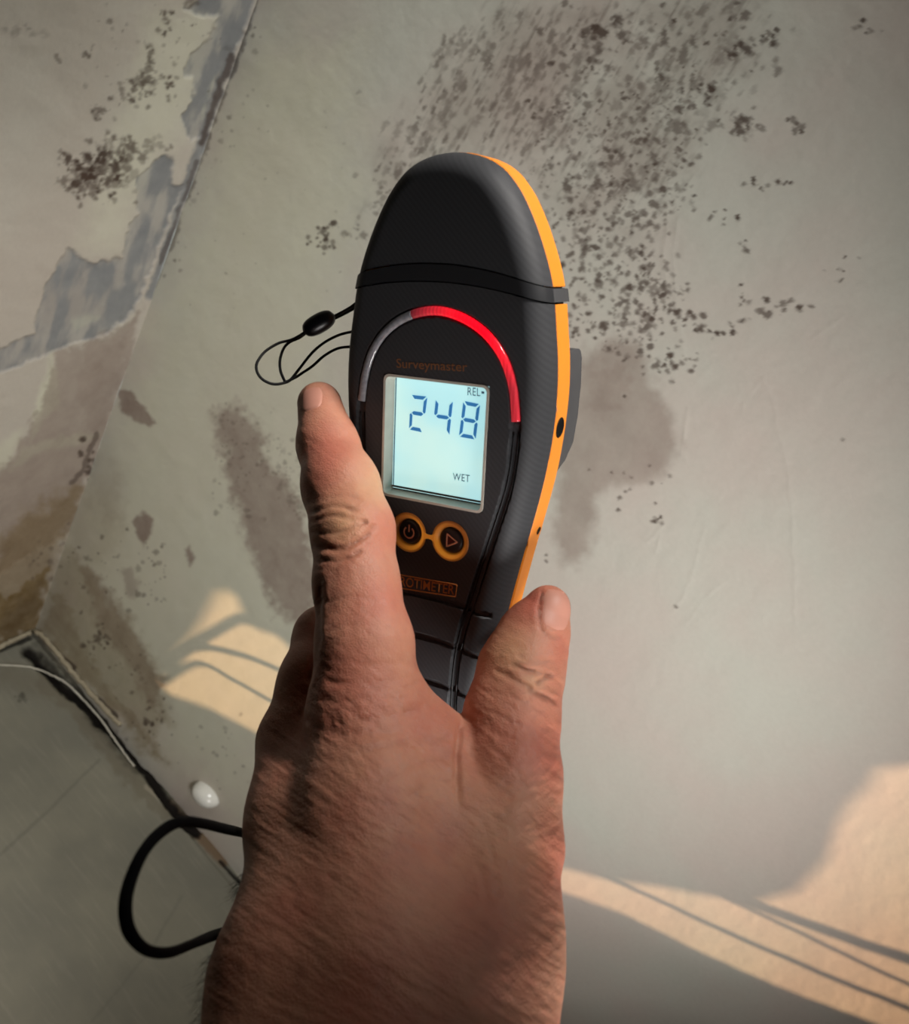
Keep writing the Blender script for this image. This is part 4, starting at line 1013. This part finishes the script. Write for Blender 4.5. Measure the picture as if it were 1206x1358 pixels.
# fine skin wrinkles fanning out from the web between finger and thumb
th = np.arctan2(HY - 930, HX - 640); rr = np.hypot(HX - 640, HY - 930)
fan = fbm(rr / 5.5 + 3 * fbm(HX / 30, HY / 30), th * 7, 3) - .5
ddir = fbm((HX * .82 + HY * .57) / 34, (-HX * .57 + HY * .82) / 5.0, 3) - .5
zone = smooth(860, 960, HY)
disp += facing * (zone * smooth(330, 120, rr) * fan * 0.36 + (0.14 + 0.24 * zone) * ddir)
# hollow behind the thumb and the fold where the thumb meets the web
d = seg_dist(HX, HY, catmull(np.array([(612, 962), (608, 1000), (607, 1040), (609, 1076)], float), 6)) * mmpx
disp -= facing * 1.1 * np.exp(-(d / 0.9) ** 2) * smooth(1085, 1030, HY) * smooth(940, 965, HY)
hv2 = hv + N * disp[:, None]
Wv = hv2 / 1000 @ CR.T + CC
org = c2w(P(512, 1240, 225) / 1000)
hm.vertices.foreach_set('co', (Wv - org).astype(np.float32).ravel()); hm.update()
hm.polygons.foreach_set('use_smooth', [True] * len(hm.polygons)); hm.materials.clear(); hm.materials.append(M_skin)
hand = bpy.data.objects.new('person', hm); COL.objects.link(hand); hand.location = Vector(org); hm.name = 'person'
tag(hand, "person's bare left hand and forearm gripping the moisture meter, index finger up its edge", 'person')
def blob(lst):
    s_ = np.zeros(len(hv))
    for x, y, r, a in lst: s_ = np.maximum(s_, a * np.exp(-((HX - x) ** 2 + (HY - y) ** 2) / (r * r)))
    return s_ * (0.7 + 0.6 * fbm(HX / 30, HY / 30))
set_attr(hand, 'red', np.clip(blob([(430, 600, 42, .55), (500, 700, 40, .4), (520, 800, 40, .35), (700, 800, 34, .6), (745, 860, 30, .4), (735, 1000, 50, .45), (745, 1150, 60, .5), (440, 930, 60, .3), (560, 960, 50, .2), (690, 950, 60, .25)]), 0, 1))
set_attr(hand, 'wan', np.clip(blob([(500, 640, 36, .6), (455, 695, 34, .55), (672, 860, 36, .45), (705, 905, 16, .4), (680, 1110, 50, .25), (700, 1140, 40, .25)]), 0, 1))
set_attr(hand, 'crease', np.clip(cr, 0, 1))

def nail(cx, cy, ax_px, w_mm, l_mm, label, tilt=0.0):
    """nail plate laid on the finger: long axis along the pixel direction ax_px"""
    r = P(cx, cy, 1.0); r = r / np.linalg.norm(r); t = 200.0
    for _ in range(80): t += float(hand_sdf((r * t)[None])[0]) * 0.9
    c = r * t; nn = grad(c[None])[0]
    side = np.cross(nn, P(cx + ax_px[0], cy + ax_px[1], t) - P(cx, cy, t)); side /= np.linalg.norm(side)
    if tilt: nn = nn * math.cos(tilt) + side * math.sin(tilt)
    L = P(cx + ax_px[0], cy + ax_px[1], t) - P(cx, cy, t); L = L - nn * (L @ nn); L /= np.linalg.norm(L); S = np.cross(nn, L)
    nu, nv_ = 17, 21; pts = []
    for j in range(nv_):
        b = -1 + 2 * j / (nv_ - 1)
        hw = 1.0 * (1 - max(0, -b - 0.25) ** 2 * 0.85) * (1 - max(0, b - 0.5) ** 2 * 0.9)
        for i in range(nu):
            a = -1 + 2 * i / (nu - 1)
            b2 = b + 0.10 * (a * a) * (1 if b < 0 else -1)
            pts.append(c + S * a * hw * w_mm / 2 + L * b2 * l_mm / 2 + nn * 6)
    pts = np.array(pts)
    for _ in range(40): pts = pts - nn * np.clip(hand_sdf(pts), -2, 2)[:, None] * 0.8
    edge = np.array([max(abs(-1 + 2 * i / (nu - 1)), abs(-1 + 2 * j / (nv_ - 1)) if j < nv_ / 2 else 0) for j in range(nv_) for i in range(nu)])
    top = pts + nn * (0.30 - 0.5 * smooth(0.72, 1.0, edge))[:, None]
    V2 = np.vstack([top, pts - nn * 0.9]); n_ = nu * nv_
    Wn = V2 / 1000 @ CR.T + CC - org; Ff = []
    for j in range(nv_ - 1):
        for i in range(nu - 1):
            q = j * nu + i; Ff.append((q, q + 1, q + nu + 1, q + nu)); Ff.append((n_ + q, n_ + q + nu, n_ + q + nu + 1, n_ + q + 1))
    bd = [i for i in range(nu)] + [j * nu + nu - 1 for j in range(1, nv_)] + [(nv_ - 1) * nu + i for i in range(nu - 2, -1, -1)] + [j * nu for j in range(nv_ - 2, 0, -1)]
    for q, q2 in zip(bd, bd[1:] + bd[:1]): Ff.append((q, q2, n_ + q2, n_ + q))
    o = mesh_obj('fingernail', Wn, Ff, M_nail, hand, sharp=60); o['label'] = label; return o
nail(739, 810, (0.20, -1.0), 10.5, 12.6, 'short pink thumbnail', 0.35)
nail(413, 530, (-0.08, -1.0), 8.0, 9.0, 'short index fingernail', -0.3)

# dark hairs on the forearm's left edge
Vh, Fh = [], []
ci = np.nonzero((HY > 1120) & (HY < 1420) & (HX < 345) & (facing < 0.75) & (facing > 0.0))[0]
ci = ci[(np.abs(HY[ci] - 1228) > 34) & (np.abs(HY[ci] - 1118) > 40)]
for i in RNG.choice(ci, 200, replace=False):
    b = hv2[i]; n0 = N[i]; t1 = np.array([-0.25, -0.9, 0.1]) + RNG.normal(0, .35, 3); Lh = RNG.uniform(3, 7)
    prev = b - n0 * 0.3; w0 = 0.05; side = np.cross(n0, t1); side /= np.linalg.norm(side) + 1e-9
    for s_ in range(4):
        w = w0 * (1 - s_ / 3.3); pt = b + n0 * Lh * 0.42 * (s_ / 3) + t1 * Lh * 0.55 * (s_ / 3) ** 1.5
        k0 = len(Vh); Vh += [pt + side * w, pt - side * w * .5 + n0 * w, pt - side * w * .5 - n0 * w]
        if s_:
            for q in range(3): Fh.append((k0 - 3 + q, k0 - 3 + (q + 1) % 3, k0 + (q + 1) % 3, k0 + q))
Wh = np.array(Vh) / 1000 @ CR.T + CC - org
hr_ = mesh_obj('arm_hair', Wh, Fh, M_hair, hand); hr_['kind'] = 'stuff'
